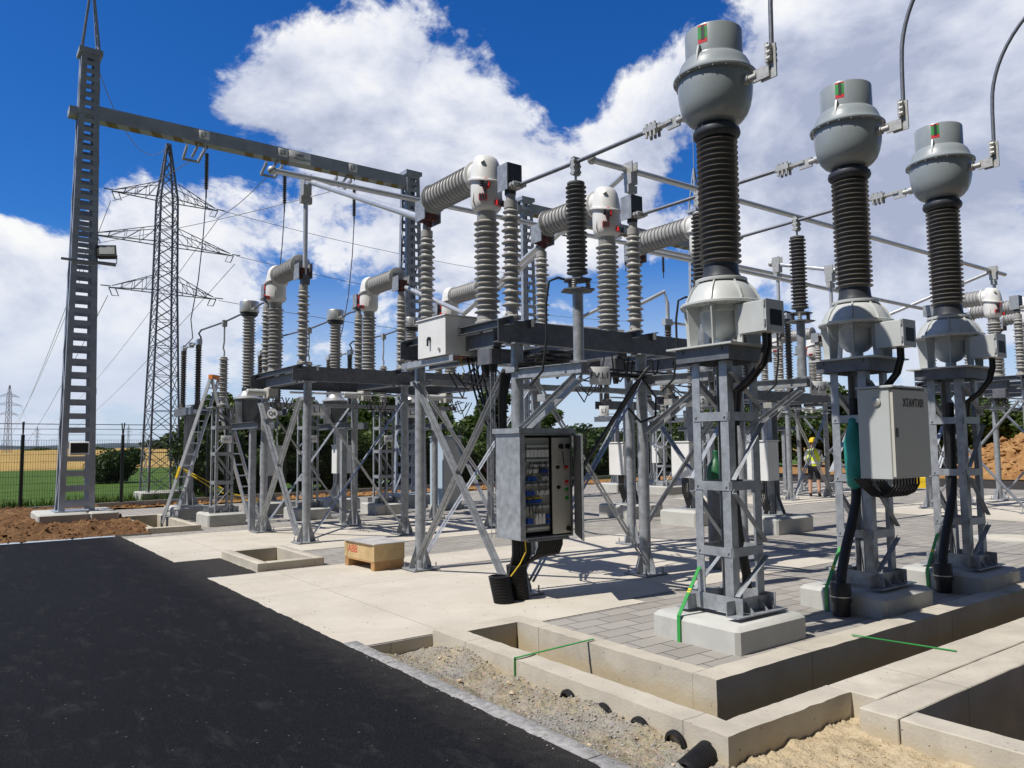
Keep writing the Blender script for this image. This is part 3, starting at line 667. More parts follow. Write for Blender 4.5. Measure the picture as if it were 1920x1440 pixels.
# ================================================================== BREAKERS
def breaker(label, loc, rz, red=235, group='circuit breaker poles of the front module', gear=True):
    # local: thick post on the axis, interrupter chamber toward +Y, ground at z=0
    t = thing('circuit_breaker', label, 'breaker', loc, rz, group)
    b = MB(); b.lathe([(.16, 3.26), (.16, 3.285), (.135, 3.3), (.13, 3.37)], n=28); b.lathe(sheds(3.37, 4.58, .118, .165, 17, .01), n=32); b.lathe([(.118, 4.58), (.125, 4.6), (.122, 4.7), (.13, 4.72)], n=28)
    part(b, 'post_insulator', M['por'], t)
    b = MB(); b.lathe([(.125, 4.69), (.15, 4.7), (.185, 4.74), (.2, 4.81), (.203, 4.95), (.2, 5.05), (.198, 5.08)], n=36)
    for q in (60, 180, 300):
        c, s = math.cos(R(q)), math.sin(R(q)); b.poly([(.19 * c, .19 * s, 4.72), (.225 * c, .225 * s, 4.8), (.2 * c, .2 * s, 4.95)], (-s, c, 0), .015)
    h = part(b, 'housing', M['white'], t)
    b = MB(); b.lathe([(.2, 5.07), (.235, 5.075), (.238, 5.09), (.235, 5.1), (.205, 5.11), (.2, 5.17), (.185, 5.27), (.165, 5.35), (.14, 5.4), (.1, 5.43), (0, 5.44)], n=36)
    b.v = [(x, y, z + (.22 * y if z > 5.06 else 0)) for x, y, z in b.v]
    b.lathe([(.165, .0), (.17, .19), (.205, .2), (.205, .225), (.15, .235), (.15, .27)], (0, 0, 5.22), (0, 1, 0), 32)
    part(b, 'cap', M['white'], h)
    b = MB(); b.lathe([(.02, 0), (.028, .02), (.028, .05)], (-.12, -.1, 5.3), (-.8, -.5, .3), 12); part(b, 'valve', M['cast'], h)
    b = MB(); b.lathe(sheds(.26, 1.3, .165, .192, 13, 0, .012), (0, 0, 5.22), (0, 1, 0), 32); part(b, 'chamber', M['sil'], t)
    b = MB(); b.lathe([(.19, 1.295), (.205, 1.3), (.205, 1.33), (.19, 1.34)], (0, 0, 5.22), (0, 1, 0), 32); part(b, 'end_flange', M['cast'], t)
    b = MB(); b.box(-.135, -.12, 1.335, 1.6, 4.93, 5.22); b.box(.12, .135, 1.335, 1.6, 4.9, 5.2); b.box(-.12, .12, 1.335, 1.35, 5.02, 5.3); part(b, 'end_bracket', M['galv'], t)
    b = MB(); b.box(-.085, .085, 1.36, 1.58, 4.93, 5.12); b.box(-.04, .04, 1.42, 1.54, 4.85, 4.93); part(b, 'contact', M['redpr'], t)
    for nm, y, z0, z1 in (('far_post', 1.5, 3.32, 4.7), ('near_post', -.52, 3.28, 4.6)):
        b = MB(); b.lathe([(.11, z0 - .03), (.11, z0), (.075, z0 + .02), (.07, z0 + .1)], (0, y, 0), n=20); b.lathe(sheds(z0 + .1, z1, .074, .12, 16, .018), (0, y, 0), n=28)
        b.lathe([(.074, z1), (.085, z1 + .01), (.085, z1 + .1), (.06, z1 + .11), (.06, z1 + .18)], (0, y, 0), n=20)
        for q in range(4): b.lathe([(.014, 0), (.014, .05)], (.09 * math.cos(q * 1.57), y + .09 * math.sin(q * 1.57), z0 - .02), (0, 0, 1), 6)
        part(b, 'support_insulator', M['por'], t)
    b = MB(); b.box(-.112, -.1, -.6, -.4, 4.82, 5.15); part(b, 'cheek_plate', M['galv'], t); b = MB(); b.box(.1, .112, -.6, -.4, 4.86, 5.15); part(b, 'cheek_plate', M['galv'], t)
    b = MB(); b.box(-.099, .099, -.605, -.44, 4.93, 5.15); b.box(-.05, .05, -.56, -.46, 4.78, 4.93)
    part(b, 'contact_box', M['dark'], t)
    b = MB(); b.box(-.06, .06, -.7, -.55, 4.83, 4.9)
    for k in range(3):
        for s in (-1, 1): b.lathe([(.024, -.06), (.024, .06)], (s * .035, -.58 - k * .055, 4.87), (1, 0, 0), 10)
    part(b, 'terminal_clamp', M['cast'], t)
    # red position indicators
    a = R(red)
    for q, z, w, hh, m in ((a, 5.0, .035, .075, 'r'), (a - .15, 4.83, .05, .035, 'r'), (a + .9, 4.77, .06, .03, 'r')):
        c, s = math.cos(q), math.sin(q); b = MB()
        if hh > .05: 
            b.tube([(.215 * c - s * .05 * math.sin(w_), .215 * s + c * .05 * math.sin(w_), z + .06 * math.cos(w_)) for w_ in [k * .45 - .5 for k in range(10)]], .016, 8)
            b.bar((.205 * c, .205 * s, z - .16), (.23 * c, .23 * s, z), .03, .03, (c, s, 0), 1)
            for k in (-.03, 0, .03): b.lathe([(.011, 0), (.011, .06)], (.2 * c + s * .03, .2 * s - c * .03, z + k), (c + s * .8, s - c * .8, 0), 8, 1)
        else:
            b.box(-w, w, -.025, .025, -hh, hh)
            for k in (-1, 0, 1): b.box(k * w * .6 - .008, k * w * .6 + .008, .026, .04, -hh * 1.5, hh * 1.2, 1)
            b.xf(Matrix.Translation((.215 * c, .215 * s, z)) @ Matrix.Rotation(q - math.pi / 2, 4, 'Z'))
        part(b, 'position_indicator', [M['red'], M['dark']], t)
    # drive gear hanging below
    if gear:
        b = MB(); b.cbox(-.08, .14, -.3, .0, 2.74, 2.95, .02); o = part(b, 'drive_gear', M['cab'], t)
        b = MB(); b.lathe([(.06, 0), (.068, .01), (.068, .36), (.06, .37)], (.145, -.15, 2.85), (1, 0, 0), 20); part(b, 'motor', M['ltpaint'], o)
    else:
        b = MB(); b.cbox(-.1, .1, -.2, .1, 2.74, 2.95, .02); o = part(b, 'drive_gear', M['galvd'], t)
        for y in (-.12, .03):
            b = MB(); b.lathe([(.035, 2.58), (.06, 2.735)], (0, y, 0), n=16); part(b, 'rubber_boot', M['black'], o)
    b = MB(); r2 = random.Random(3)
    for k in range(5):
        x, y = -.1 + .07 * k, .15; b.tube([(x, y, 2.75), (x + .1 * r2.uniform(-1, 1), y + .12, 2.5), (x + .15 * r2.uniform(-1, 1), y + .3, 2.35 + .1 * k), (x, y + .6, 2.7)], .011, 6)
    part(b, 'cable', M['blackr'], t)
    return t
BL = ['circuit breaker pole behind the white control box, nearest in the front module', 'circuit breaker pole in the middle of the front module, behind the tall arrester', 'circuit breaker pole mostly hidden behind the nearest grey-headed transformer']
br0 = breaker(BL[0], (PH[0], 7.87, 0), 0, 232, gear=False)
for i in (1, 2): dup(br0, (PH[i], 7.87, 0), label=BL[i])
g2 = 'circuit breaker poles of the rear module'
br1 = breaker('circuit breaker pole with elbow head, leftmost in the rear module', (5.41, 15.38, 0), math.pi, 325, g2)
dup(br1, (7.46, 15.3, 0), label='circuit breaker pole with elbow head, middle of the rear module', group=g2)
dup(br1, (9.53, 15.25, 0), label='circuit breaker pole of the rear module hidden behind the front module', group=g2)
g3 = 'circuit breaker poles of the far right bay'
FL = ['between the middle and rightmost transformers', 'just right of the rightmost transformer insulator', 'cut by the right picture edge']
for i in range(3):
    dup(br0, (20.47 + 2.1 * i, 7.87, 0), label='distant front-row breaker pole of the far bay, ' + FL[i], group=g3)
    dup(br1, (20.43 + 2.07 * i, 15.3, 0), label='distant back-row breaker pole of the far bay, ' + ['leftmost', 'second from the left', 'farthest right'][i], group=g3)

# ================================================================== SUPPORT FRAMES
def leg(b, x, y, z1, r=.075, w=.17):
    b.lathe([(r, .02), (r, z1)], (x, y, 0), n=18)
def foot(x, y, w=.2):
    b = MB(); b.box(x - w, x + w, y - w, y + w, .012, .034)
    for q in range(4):
        c, s = math.cos(q * math.pi / 2), math.sin(q * math.pi / 2)
        b.poly([(x + .07 * c, y + .07 * s, .034), (x + .18 * c, y + .18 * s, .034), (x + .18 * c, y + .18 * s, .07), (x + .075 * c, y + .075 * s, .36)], (-s, c, 0), .01)
    for sx in (-1, 1):
        for sy in (-1, 1): b.lathe([(.02, .034), (.02, .05), (.01, .05), (.01, .11)], (x + sx * w * .8, y + sy * w * .8, 0), n=8)
    b.box(x - w - .01, x + w + .01, y - w - .01, y + w + .01, -.002, .011, 1)
    return b
def frame(label, loc, xs, y0, y1, group, mirror=False):
    t = thing('support_frame', label, 'steel frame', loc, 0, group)
    for x in xs:
        for y in (y0, y1):
            b = MB(); leg(b, x, y, 2.93); o = part(b, 'leg', M['galv'], t); part(foot(x, y), 'base_plate', [M['galv'], M['dark']], o)
            b = MB(); b.box(x - .13, x + .13, y - .13, y + .13, 2.932, 2.95); part(b, 'head_plate', M['galv'], o); b = MB(); b.box(x - .11, x + .11, y - .09, y + .09, 2.6, 2.66); part(b, 'clamp', M['galv'], o)
    for y, sd in ((y0, 1), (y1, -1)):
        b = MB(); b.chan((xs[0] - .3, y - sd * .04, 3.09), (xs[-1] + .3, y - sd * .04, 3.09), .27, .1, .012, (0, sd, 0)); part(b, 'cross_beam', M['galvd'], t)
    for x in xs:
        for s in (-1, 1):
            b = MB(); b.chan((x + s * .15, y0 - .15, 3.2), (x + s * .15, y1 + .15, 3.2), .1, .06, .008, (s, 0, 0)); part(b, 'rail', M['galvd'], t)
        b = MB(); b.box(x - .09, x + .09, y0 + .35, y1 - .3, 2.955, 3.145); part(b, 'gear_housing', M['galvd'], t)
    # coupling rod and cable tray between the poles
    ym = (y0 + y1) / 2
    b = MB(); b.tube([(xs[0], ym - .25, 2.8), (xs[-1], ym - .25, 2.8)], .022, 10); part(b, 'coupling_rod', M['alu'], t)
    b = MB(); b.chan((xs[0] - .2, ym + .5, 2.6), (xs[-1] + .2, ym + .5, 2.6), .08, .12, .004, (0, 1, 0)); part(b, 'cable_tray', M['galv'], t)
    b = MB(); r2 = random.Random(5)
    for k in range(5):
        pts = [(xs[0] - .1 + (xs[-1] - xs[0] + .2) * j / 14, ym + .54 + .015 * k, 2.58 + .02 * (k % 3) + r2.uniform(-.02, .02)) for j in range(15)]; b.tube(pts, .014, 6)
    part(b, 'cable', M['blackr'], t)
    def br(p, q, d1, d2):
        b = MB(); off = V(d1) * .012; b.angle(V(p) + off, V(q) + off, .046, .006, d1, d2); b.angle(V(p) - off, V(q) - off, .046, .006, -V(d1), d2); part(b, 'brace', M['galv'], t)
    for x in (xs[0], xs[-1]):
        s = -1 if x == xs[0] else 1
        br((x + s * .09, y1 - .1, .15), (x + s * .09, y0 + .1, 2.65), (s, 0, 0), (0, .7, .7)); br((x + s * .13, y0 + .1, .15), (x + s * .13, y1 - .1, 2.65), (s, 0, 0), (0, .7, -.7))
    for y in (y0, y1):
        s = -1 if y == y0 else 1
        for i in range(len(xs) - 1):
            a, c = xs[i] + .1, xs[i + 1] - .1
            if i % 2 == 0: br((a, y + s * .09, .15), (c, y + s * .09, 2.6), (0, s, 0), (.7, 0, .7)); br((c, y + s * .13, .15), (a, y + s * .13, 2.6), (0, s, 0), (.7, 0, -.7))
    return t
fr0 = frame('galvanised support frame of the front breaker module, with the open cabinet on it', (0, 0, 0), [PH[0] + .03, PH[1] + .04, PH[2] + .04], 7.3, 9.62, 'breaker module frames')
fr1 = frame('galvanised support frame of the rear breaker module behind the wooden crate', (0, 0, 0), [5.4, 7.42, 9.5], 13.6, 15.92, 'breaker module frames')
dup(fr0, (15, 0, 0), label='distant support frame under the front row of far bay breakers at right', group='breaker module frames')
dup(fr1, (15, 0, 0), label='distant support frame under the back row of far bay breakers', group='breaker module frames')

# control box on the corner of the front frame
t = thing('control_box', 'white control box with black handle fixed to the front frame corner', 'box', (5.1, 8.28, 0))
b = MB(); b.cbox(0, .62, 0, .7, 2.9, 3.4, .006); part(b, 'housing', M['white'], t)
b = MB(); b.poly([(-.02, -.02, 3.402), (.64, -.02, 3.402), (.64, .72, 3.402), (-.02, .72, 3.402)], (0, 0, 1), .014); part(b, 'roof', M['white'], t)
b = MB(); b.lathe([(.025, 0), (.025, .03)], (0, .38, 3.14), (-1, 0, 0), 14); b.box(-.045, -.03, .365, .395, 3.04, 3.14); part(b, 'handle', M['black'], t)
b = MB(); b.lathe([(.022, 0), (.022, .02)], (0, .14, 2.98), (-1, 0, 0), 12); part(b, 'lock', M['cast'], t)
b = MB(); b.chan((.05, -.1, 2.85), (.05, 1.25, 2.85), .08, .1, .007, (1, 0, 0)); b.chan((.5, -.1, 2.85), (.5, 1.25, 2.85), .08, .1, .007, (-1, 0, 0)); part(b, 'bracket', M['galv'], t)
b = MB(); b.tube([(.28, .06, 2.9), (.27, .05, 2.8), (.3, .02, 2.7), (.26, .04, 2.6)], .006, 6); part(b, 'earth_wire', M['yellow'], t)
b = MB(); b.box(.2, .5, .05, .4, 2.885, 2.9); part(b, 'gland_plate', M['redpr'], t)
b = MB()
for k, (dx, dz) in enumerate(((.1, 0), (.16, .05), (.22, -.1), (.3, -.05))):
    b.tube([(.3 + dx, .1, 2.9), (.32 + dx, .0, 2.5), (.3 + dx, -.2, 2.15 + dz), (.25 + dx * .5, -.6, 1.85 + dz), (.3, -.95, 1.82)], .014, 7)
part(b, 'cable', M['blackr'], t)

# open control cabinet on the front left leg
t = thing('control_cabinet', 'galvanised control cabinet standing open with blue terminal blocks and push buttons', 'cabinet', (5.2, 6.87, 0))
W, D, Z0, Z1 = .77, .46, .68, 1.87
b = MB(); b.box(0, .02, 0, D, Z0, Z1); b.box(W - .02, W, 0, D, Z0, Z1); b.box(.021, W - .021, D - .02, D, Z0, Z1); b.box(.021, W - .021, .002, D - .021, Z0, Z0 + .02); b.box(.021, W - .021, .002, D - .021, Z1 - .02, Z1 - .001)
b.box(.0205, .07, -.0, .012, Z0 + .021, Z1 - .021)
part(b, 'housing', M['galv'], t)
b = MB(); b.poly([(-.03, -.03, Z1 + .002), (W + .03, -.03, Z1 + .002), (W + .03, -.03, Z1 + .06), (-.03, -.03, Z1 + .06)], (0, 1, 0), D + .06); part(b, 'rain_roof', M['galv'], t)
b = MB(); b.box(.09, .5, .1, .105, Z0 + .07, Z1 - .05); part(b, 'mounting_plate', M['cab'], t)
b = MB(); b.box(.47, .735, .0, .014, Z0 + .04, Z1 - .05); ip = part(b, 'button_panel', M['cab'], t)
for x, z, m in ((.54, 1.48, 'black'), (.67, 1.48, 'red'), (.67, 1.31, 'red'), (.67, 1.22, 'green'), (.67, 1.12, 'green'), (.55, 1.25, 'black')):
    b = MB(); b.lathe([(.022, 0), (.022, .01), (.016, .01), (.016, .03)], (x, 0, z), (0, -1, 0), 14, 0); b.box(x - .02, x + .02, -.004, 0, z + .026, z + .042, 1)
    part(b, 'push_button', [M[m], M['white']], ip)
for x, z in ((.59, 1.72), (.69, 1.72), (.69, .77)):
    b = MB(); b.lathe([(.028, 0), (.028, .012), (.02, .012), (.02, .03)], (x, 0, z), (0, -1, 0), 14); b.box(x - .008, x + .008, -.05, -.03, z - .03, z + .03); part(b, 'rotary_switch', M['black'], ip)
b = MB(); b.tube([(.6, -.03, 1.66), (.61, -.035, 1.55), (.63, -.03, 1.45)], .006, 6); part(b, 'key_cord', M['dark'], ip)
def row(z, h, x0, w, n, m, nm, gap=.006):
    for m_ in [m]:
        b = MB(); st = w / n
        for q in range(n): b.cbox(x0 + q * st, x0 + (q + 1) * st - gap, .045, .1, z, z + h, .003)
        part(b, nm, M[m_], t)
row(1.6, .085, .13, .33, 6, 'white', 'breaker_row'); row(1.71, .03, .13, .33, 1, 'cabg', 'cable_duct'); row(1.55, .03, .13, .33, 1, 'cabg', 'cable_duct')
row(1.49, .03, .2, .26, 9, 'white', 'terminal_row'); row(1.42, .045, .34, .11, 3, 'blue', 'terminal_row'); row(1.42, .045, .14, .18, 7, 'white', 'terminal_row')
row(1.33, .05, .15, .13, 5, 'blue', 'terminal_row'); row(1.33, .05, .36, .1, 4, 'cabg', 'terminal_row'); row(1.28, .02, .13, .33, 1, 'cabg', 'cable_duct')
row(1.17, .05, .13, .12, 4, 'blue', 'terminal_row'); row(1.17, .05, .28, .18, 7, 'white', 'terminal_row'); row(1.08, .045, .15, .2, 8, 'blue', 'terminal_row'); row(1.13, .014, .15, .2, 8, 'yellow', 'terminal_row')
row(1.02, .03, .13, .33, 1, 'cabg', 'cable_duct'); row(.84, .12, .25, .15, 3, 'white', 'terminal_row'); row(.85, .06, .14, .08, 3, 'blue', 'terminal_row'); row(.9, .04, .42, .05, 2, 'blue', 'terminal_row'); row(.84, .035, .42, .05, 2, 'blue', 'terminal_row'); row(.78, .03, .13, .33, 1, 'cabg', 'cable_duct')
b = MB(); r2 = random.Random(11)
for k in range(26):
    x = r2.uniform(.15, .43); z = r2.choice((1.55, 1.35, 1.17, 1.07)); b.tube([(x, .04, z), (x + r2.uniform(-.03, .04), .03, z - .1), (x + r2.uniform(-.04, .05), .06, z - .2)], .0035, 5)
part(b, 'wiring', M['dark'], t)
b = MB(); DD = V((-.56, -.83, 0)); DN = V((.83, -.56, 0)); h0 = V((W + .03, -.01, 0))
b.poly([h0 + V((0, 0, Z0 + .01)), h0 + DD * .6 + V((0, 0, Z0 + .01)), h0 + DD * .6 + V((0, 0, Z1 - .01)), h0 + V((0, 0, Z1 - .01))], DN, .02); dr = part(b, 'door', M['galv'], t)
b = MB(); h1 = h0 - DN * .014 + DD * .02; b.poly([h1 + V((0, 0, Z0 + .03)), h1 + DD * .56 + V((0, 0, Z0 + .03)), h1 + DD * .56 + V((0, 0, Z1 - .03)), h1 + V((0, 0, Z1 - .03))], DN, .012); part(b, 'door_seal', M['black'], dr)
b = MB()
for k in range(4): b.box(.1, .7, -.01 + .1 * k, .03 + .1 * k, Z0 - .025, Z0 - .002)
part(b, 'gland_plate', M['galvd'], t)
b = MB()
for k in range(11):
    x = .36 + k * .033; b.tube([(x, .12, Z0), (x, .12, .58), (x - .03, .14, .48), (x - .12 - .012 * k, .18, .41 + .006 * k), (.2, .2, .38), (.15, .21, .28)], .017, 7)
for k in range(8): x = .04 + k * .035; b.tube([(x, .2, Z0), (x, .2, .5), (-.04 + .03 * k, .18, .28)], .015, 7)
part(b, 'cable', M['blackr'], t)
b = MB(); b.tube([(.1, .05, Z0), (.1, .04, .55), (.05, .08, .42), (-.04, .14, .28)], .007, 7); part(b, 'earth_wire', M['yellow'], t)
for (x, y, tx, ty, h, lb) in ((5.08, 7.02, -.18, .1, .31, 'left black corrugated duct with cables below the open cabinet'), (5.33, 7.08, -.1, .0, .4, 'right black corrugated duct with cables below the open cabinet')):
    b = MB(); n = int(h / .016); prof = []
    for k in range(n):
        z = k * h / n; prof += [(.1, z), (.118, z + .004), (.118, z + .009), (.1, z + .012)]
    prof += [(.1, h), (.085, h), (.085, h - .1)]
    b.lathe(prof, n=32); b.v = [(px + tx * pz, py + ty * pz, pz) for px, py, pz in b.v]
    tag(b.build('cable_duct', M['black'], loc=(x, y, -.01)), lb, 'duct', 'corrugated cable ducts')

# vertical mesh tray with cables beside the cabinet, cables along the brace, coil on the beam
t = thing('cable_tray', 'vertical wire mesh cable tray rising left of the open cabinet', 'cable tray', (5.25, 7.5, 0))
b = MB()
for x in (0, .06, .12, .18): b.bar((x, 0, .65), (x, 0, 2.62), .006, .006)
for k in range(20): b.bar((-.01, .008, .7 + k * .1), (.19, .008, .7 + k * .1), .006, .006)
part(b, 'mesh', M['galv'], t)
b = MB(); r2 = random.Random(8)
for k in range(6): b.tube([(.1 + .02 * k, -.03, .7), (.11 + .018 * k, -.03, 1.5), (.1 + .02 * k, -.03, 2.3), (.12 + .03 * k, -.05, 2.6), (.35 + .03 * k, -.15, 2.72 + .01 * k)], .013, 7)
part(b, 'cable', M['blackr'], t)
b = MB(); r2 = random.Random(4)
for k in range(7):
    pts = []
    for j in range(18):
        a = j / 17 * 2 * math.pi * (1.1 + .12 * k); pts.append((5.75 + .26 * math.cos(a) + .02 * k, 7.05 + .1 * math.sin(a) - .01 * k, 2.72 + .05 * math.sin(a * .5 + k) + .012 * k))
    b.tube(pts, .014, 6)
tag(b.build('cable_coil', M['blackr']), 'coil of black cable lying on the bracket arm above the open cabinet', 'cable')
b = MB()
for k in range(5): b.tube([(7.5, 7.12 - .02 * k, 2.72 + .01 * k), (7.35 - .03 * k, 7.12 - .01 * k, 2.5), (6.8, 7.13 - .01 * k, 1.92 + .02 * k), (6.15, 7.14 - .01 * k, 1.18 + .02 * k)], .015, 7)
b.tube([(7.42, 7.1, 2.6), (7.62, 7.05, 2.35), (7.6, 7.05, 2.1), (7.35, 7.08, 2.02), (7.15, 7.1, 2.2)], .016, 7)
tag(b.build('cable_bundle', M['blackr']), 'black cables strapped along the brace right of the open cabinet', 'cable')
b = MB(); r2 = random.Random(14)
for k in range(9):
    x = 5.7 + k * .42 + r2.uniform(-.1, .1); d = r2.uniform(.15, .4); w = r2.uniform(.2, .5); y = 7.5 + r2.uniform(0, .5)
    b.tube([(x, y, 2.95), (x + .03, y, 2.95 - d * .7), (x + w * .5, y + .05, 2.95 - d), (x + w, y + .1, 2.95 - d * .6), (x + w + .03, y + .1, 2.95)], .012, 6)
tag(b.build('cable_loops', M['blackr']), 'loose black cable loops hanging under the front frame beam', 'cable')
b = MB(); b.tube([(5.4, 7.18, 2.66), (7.0, 7.16, 2.63), (9.9, 7.16, 2.66)], .03, 8); b.tube([(5.4, 7.15, 2.7), (7.6, 7.12, 2.69), (9.9, 7.13, 2.7)], .014, 6)
tag(b.build('cable_run', M['blackr']), 'thick black cable run along the arms of the front frame', 'cable')

# ================================================================== SURGE ARRESTERS ON THE FRONT FRAME
def arrester(label, loc, group):
    t = thing('surge_arrester', label, 'arrester', loc, 0, group)
    b = MB(); b.lathe([(.055, 3.6), (.06, 3.63), (.09, 3.64), (.12, 3.65), (.12, 3.665)], n=24); b.lathe(sheds(3.665, 4.66, .08, .118, 19), n=28); b.lathe([(.09, 4.66), (.1, 4.67), (.1, 4.69), (.03, 4.7)], n=24)
    part(b, 'insulator', M['dksil'], t)
    b = MB(); b.tube([(0, 0, 4.69), (0, 0, 4.8)], .014, 8); b.box(-.05, .05, -.025, .025, 4.78, 4.985)
    for k in range(3):
        for s in (-1, 1): b.lathe([(.02, -.04), (.02, .04)], (s * .032, 0, 4.81 + k * .068), (0, 1, 0), 10)
    part(b, 'terminal_clamp', M['cast'], t)
    b = MB(); b.poly([(.17 * math.cos(q), .17 * math.sin(q), 3.565) for q in [k * math.pi / 3 for k in range(6)]], (0, 0, 1), .014); b.poly([(.2 * math.cos(q), .2 * math.sin(q), 3.45) for q in [k * math.pi / 3 for k in range(6)]], (0, 0, 1), .014)
    b.lathe([(.045, 3.579), (.05, 3.6)], n=16)
    part(b, 'base_plate', M['galvd'], t)
    for q in (90, 210, 330):
        b = MB(); b.lathe(sheds(3.465, 3.565, .022, .034, 4), (.12 * math.cos(R(q)), .12 * math.sin(R(q)), 0), n=14); part(b, 'base_insulator', M['por'], t)
    b = MB(); b.tube([(-.1, .05, 3.57), (-.2, .1, 3.6), (-.3, .14, 3.55), (-.33, .16, 3.3), (-.33, .16, 2.9), (-.36, .2, 2.55), (-.42, .35, 2.4)], .014, 8); part(b, 'earth_cable', M['blackr'], t)
    return t
def arr_support(label, loc, lx, ly, group):
    # pole on a bracket cantilevered from a frame leg at local (lx, ly)
    t = thing('arrester_bracket', label, 'bracket', loc, 0, group)
    b = MB(); b.lathe([(.06, 2.66), (.06, 3.448)], n=20); b.lathe([(.13, 2.645), (.13, 2.66)], n=4); part(b, 'pole', M['galv'], t)
    d = V((lx, ly, 0)).normalized(); n_ = V((-d.y, d.x, 0))
    for s in (-1, 1):
        b = MB(); b.chan(V((0, 0, 2.58)) + n_ * s * .06 - d * .08, V((lx, ly, 2.58)) + n_ * s * .06, .12, .05, .007, n_ * s); part(b, 'arm', M['galv'], t)
        b = MB(); b.chan(V((0, 0, 2.5)) + n_ * s * .055, V((lx, ly, 1.9)) + n_ * s * .055 - d * .05, .07, .04, .006, n_ * s); part(b, 'strut', M['galv'], t)
    b = MB(); q = V((lx, ly, 0)) * .55; b.box(q.x - .06, q.x + .06, q.y - .07, q.y + .07, 2.24, 2.32); o = part(b, 'surge_counter', M['cast'], t)
    return t
AL = ['dark ribbed surge arrester standing before the middle front breaker', 'dark surge arrester half hidden behind the nearest transformer insulator', 'dark surge arrester between the nearest and middle grey-headed transformers']
for i, (x, y) in enumerate(AX):
    if i == 0: ar0 = arrester(AL[0], (x, y, 0), 'surge arresters before the front frame'); as0 = arr_support('bracket under the surge arrester with the FV.L1 plate', (x, y, 0), -.16, .9, 'arrester brackets')
    else: dup(ar0, (x, y, 0), label=AL[i]); dup(as0, (x, y, 0), label=['', 'arrester bracket seen through the nearest transformer stand', 'arrester bracket with the FV.L3 plate'][i])
    sign('FV.L%d' % (i + 1), (x + .2, y - .12, 2.5), .24, .2, R(-25), ['white FV.L1 plate under the front arrester', 'white FV.L2 plate partly hidden by the nearest stand', 'white FV.L3 plate left of the middle stand'][i], .1)

# ================================================================== LINE BAY BEHIND THE REAR MODULE
def voltage_transformer(label, loc, group):
    t = thing('voltage_transformer', label, 'transformer', loc, 0, group)
    b = MB(); b.lathe([(.17, 4.73), (.205, 4.735), (.21, 4.75), (.21, 4.96), (.2, 4.985), (.12, 4.99), (0, 4.995)], n=36); part(b, 'expansion_head', M['bright'], t)
    b = MB(); b.box(-.05, .05, -.225, -.2, 4.78, 4.92); b.box(-.03, .03, -.42, -.2, 4.76, 4.8); part(b, 'terminal_clamp', M['cast'], t)
    b = MB(); b.lathe([(.12, 4.66), (.18, 4.67), (.185, 4.72), (.17, 4.73)], n=28); part(b, 'collar', M['dark'], t); b = MB(); b.lathe([(.13, 2.98), (.14, 3.0), (.135, 3.05), (.11, 3.08)], n=28); part(b, 'collar', M['dark'], t)
    b = MB(); b.lathe(sheds(3.07, 4.67, .105, .145, 23), n=26); part(b, 'insulator', M['por'], t)
    b = MB(); b.lathe([(.14, 2.98), (.16, 2.93), (.22, 2.86), (.3, 2.83), (.31, 2.82), (.31, 2.8), (.28, 2.795)], n=32); part(b, 'tank_lid', M['bright'], t)
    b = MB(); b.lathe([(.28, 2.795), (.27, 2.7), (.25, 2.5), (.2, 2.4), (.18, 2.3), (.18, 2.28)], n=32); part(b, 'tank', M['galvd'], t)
    for q in (45, 135, 225, 315):
        c, s = math.cos(R(q)), math.sin(R(q)); b = MB(); b.poly([(.25 * c, .25 * s, 2.79), (.3 * c, .3 * s, 2.79), (.28 * c, .28 * s, 2.28), (.18 * c, .18 * s, 2.28)], (-s, c, 0), .012); part(b, 'rib', M['galvd'], t)
    b = MB()
    for s in (-1, 1): b.chan((s * .2, -1.3, 2.2), (s * .2, .45, 2.2), .14, .07, .008, (s, 0, 0))
    part(b, 'carrier_beam', M['galvd'], t)
    b = MB(); b.chan((-.12, -.9, .02), (-.12, -.9, 2.12), .01, .01, .001, (1, 0, 0)); b = MB(); b.angle((-.2, -.86, .02), (-.2, -.86, 2.13), .12, .01, (1, 0, 0), (0, 1, 0)); part(b, 'post', M['galv'], t)
    return t
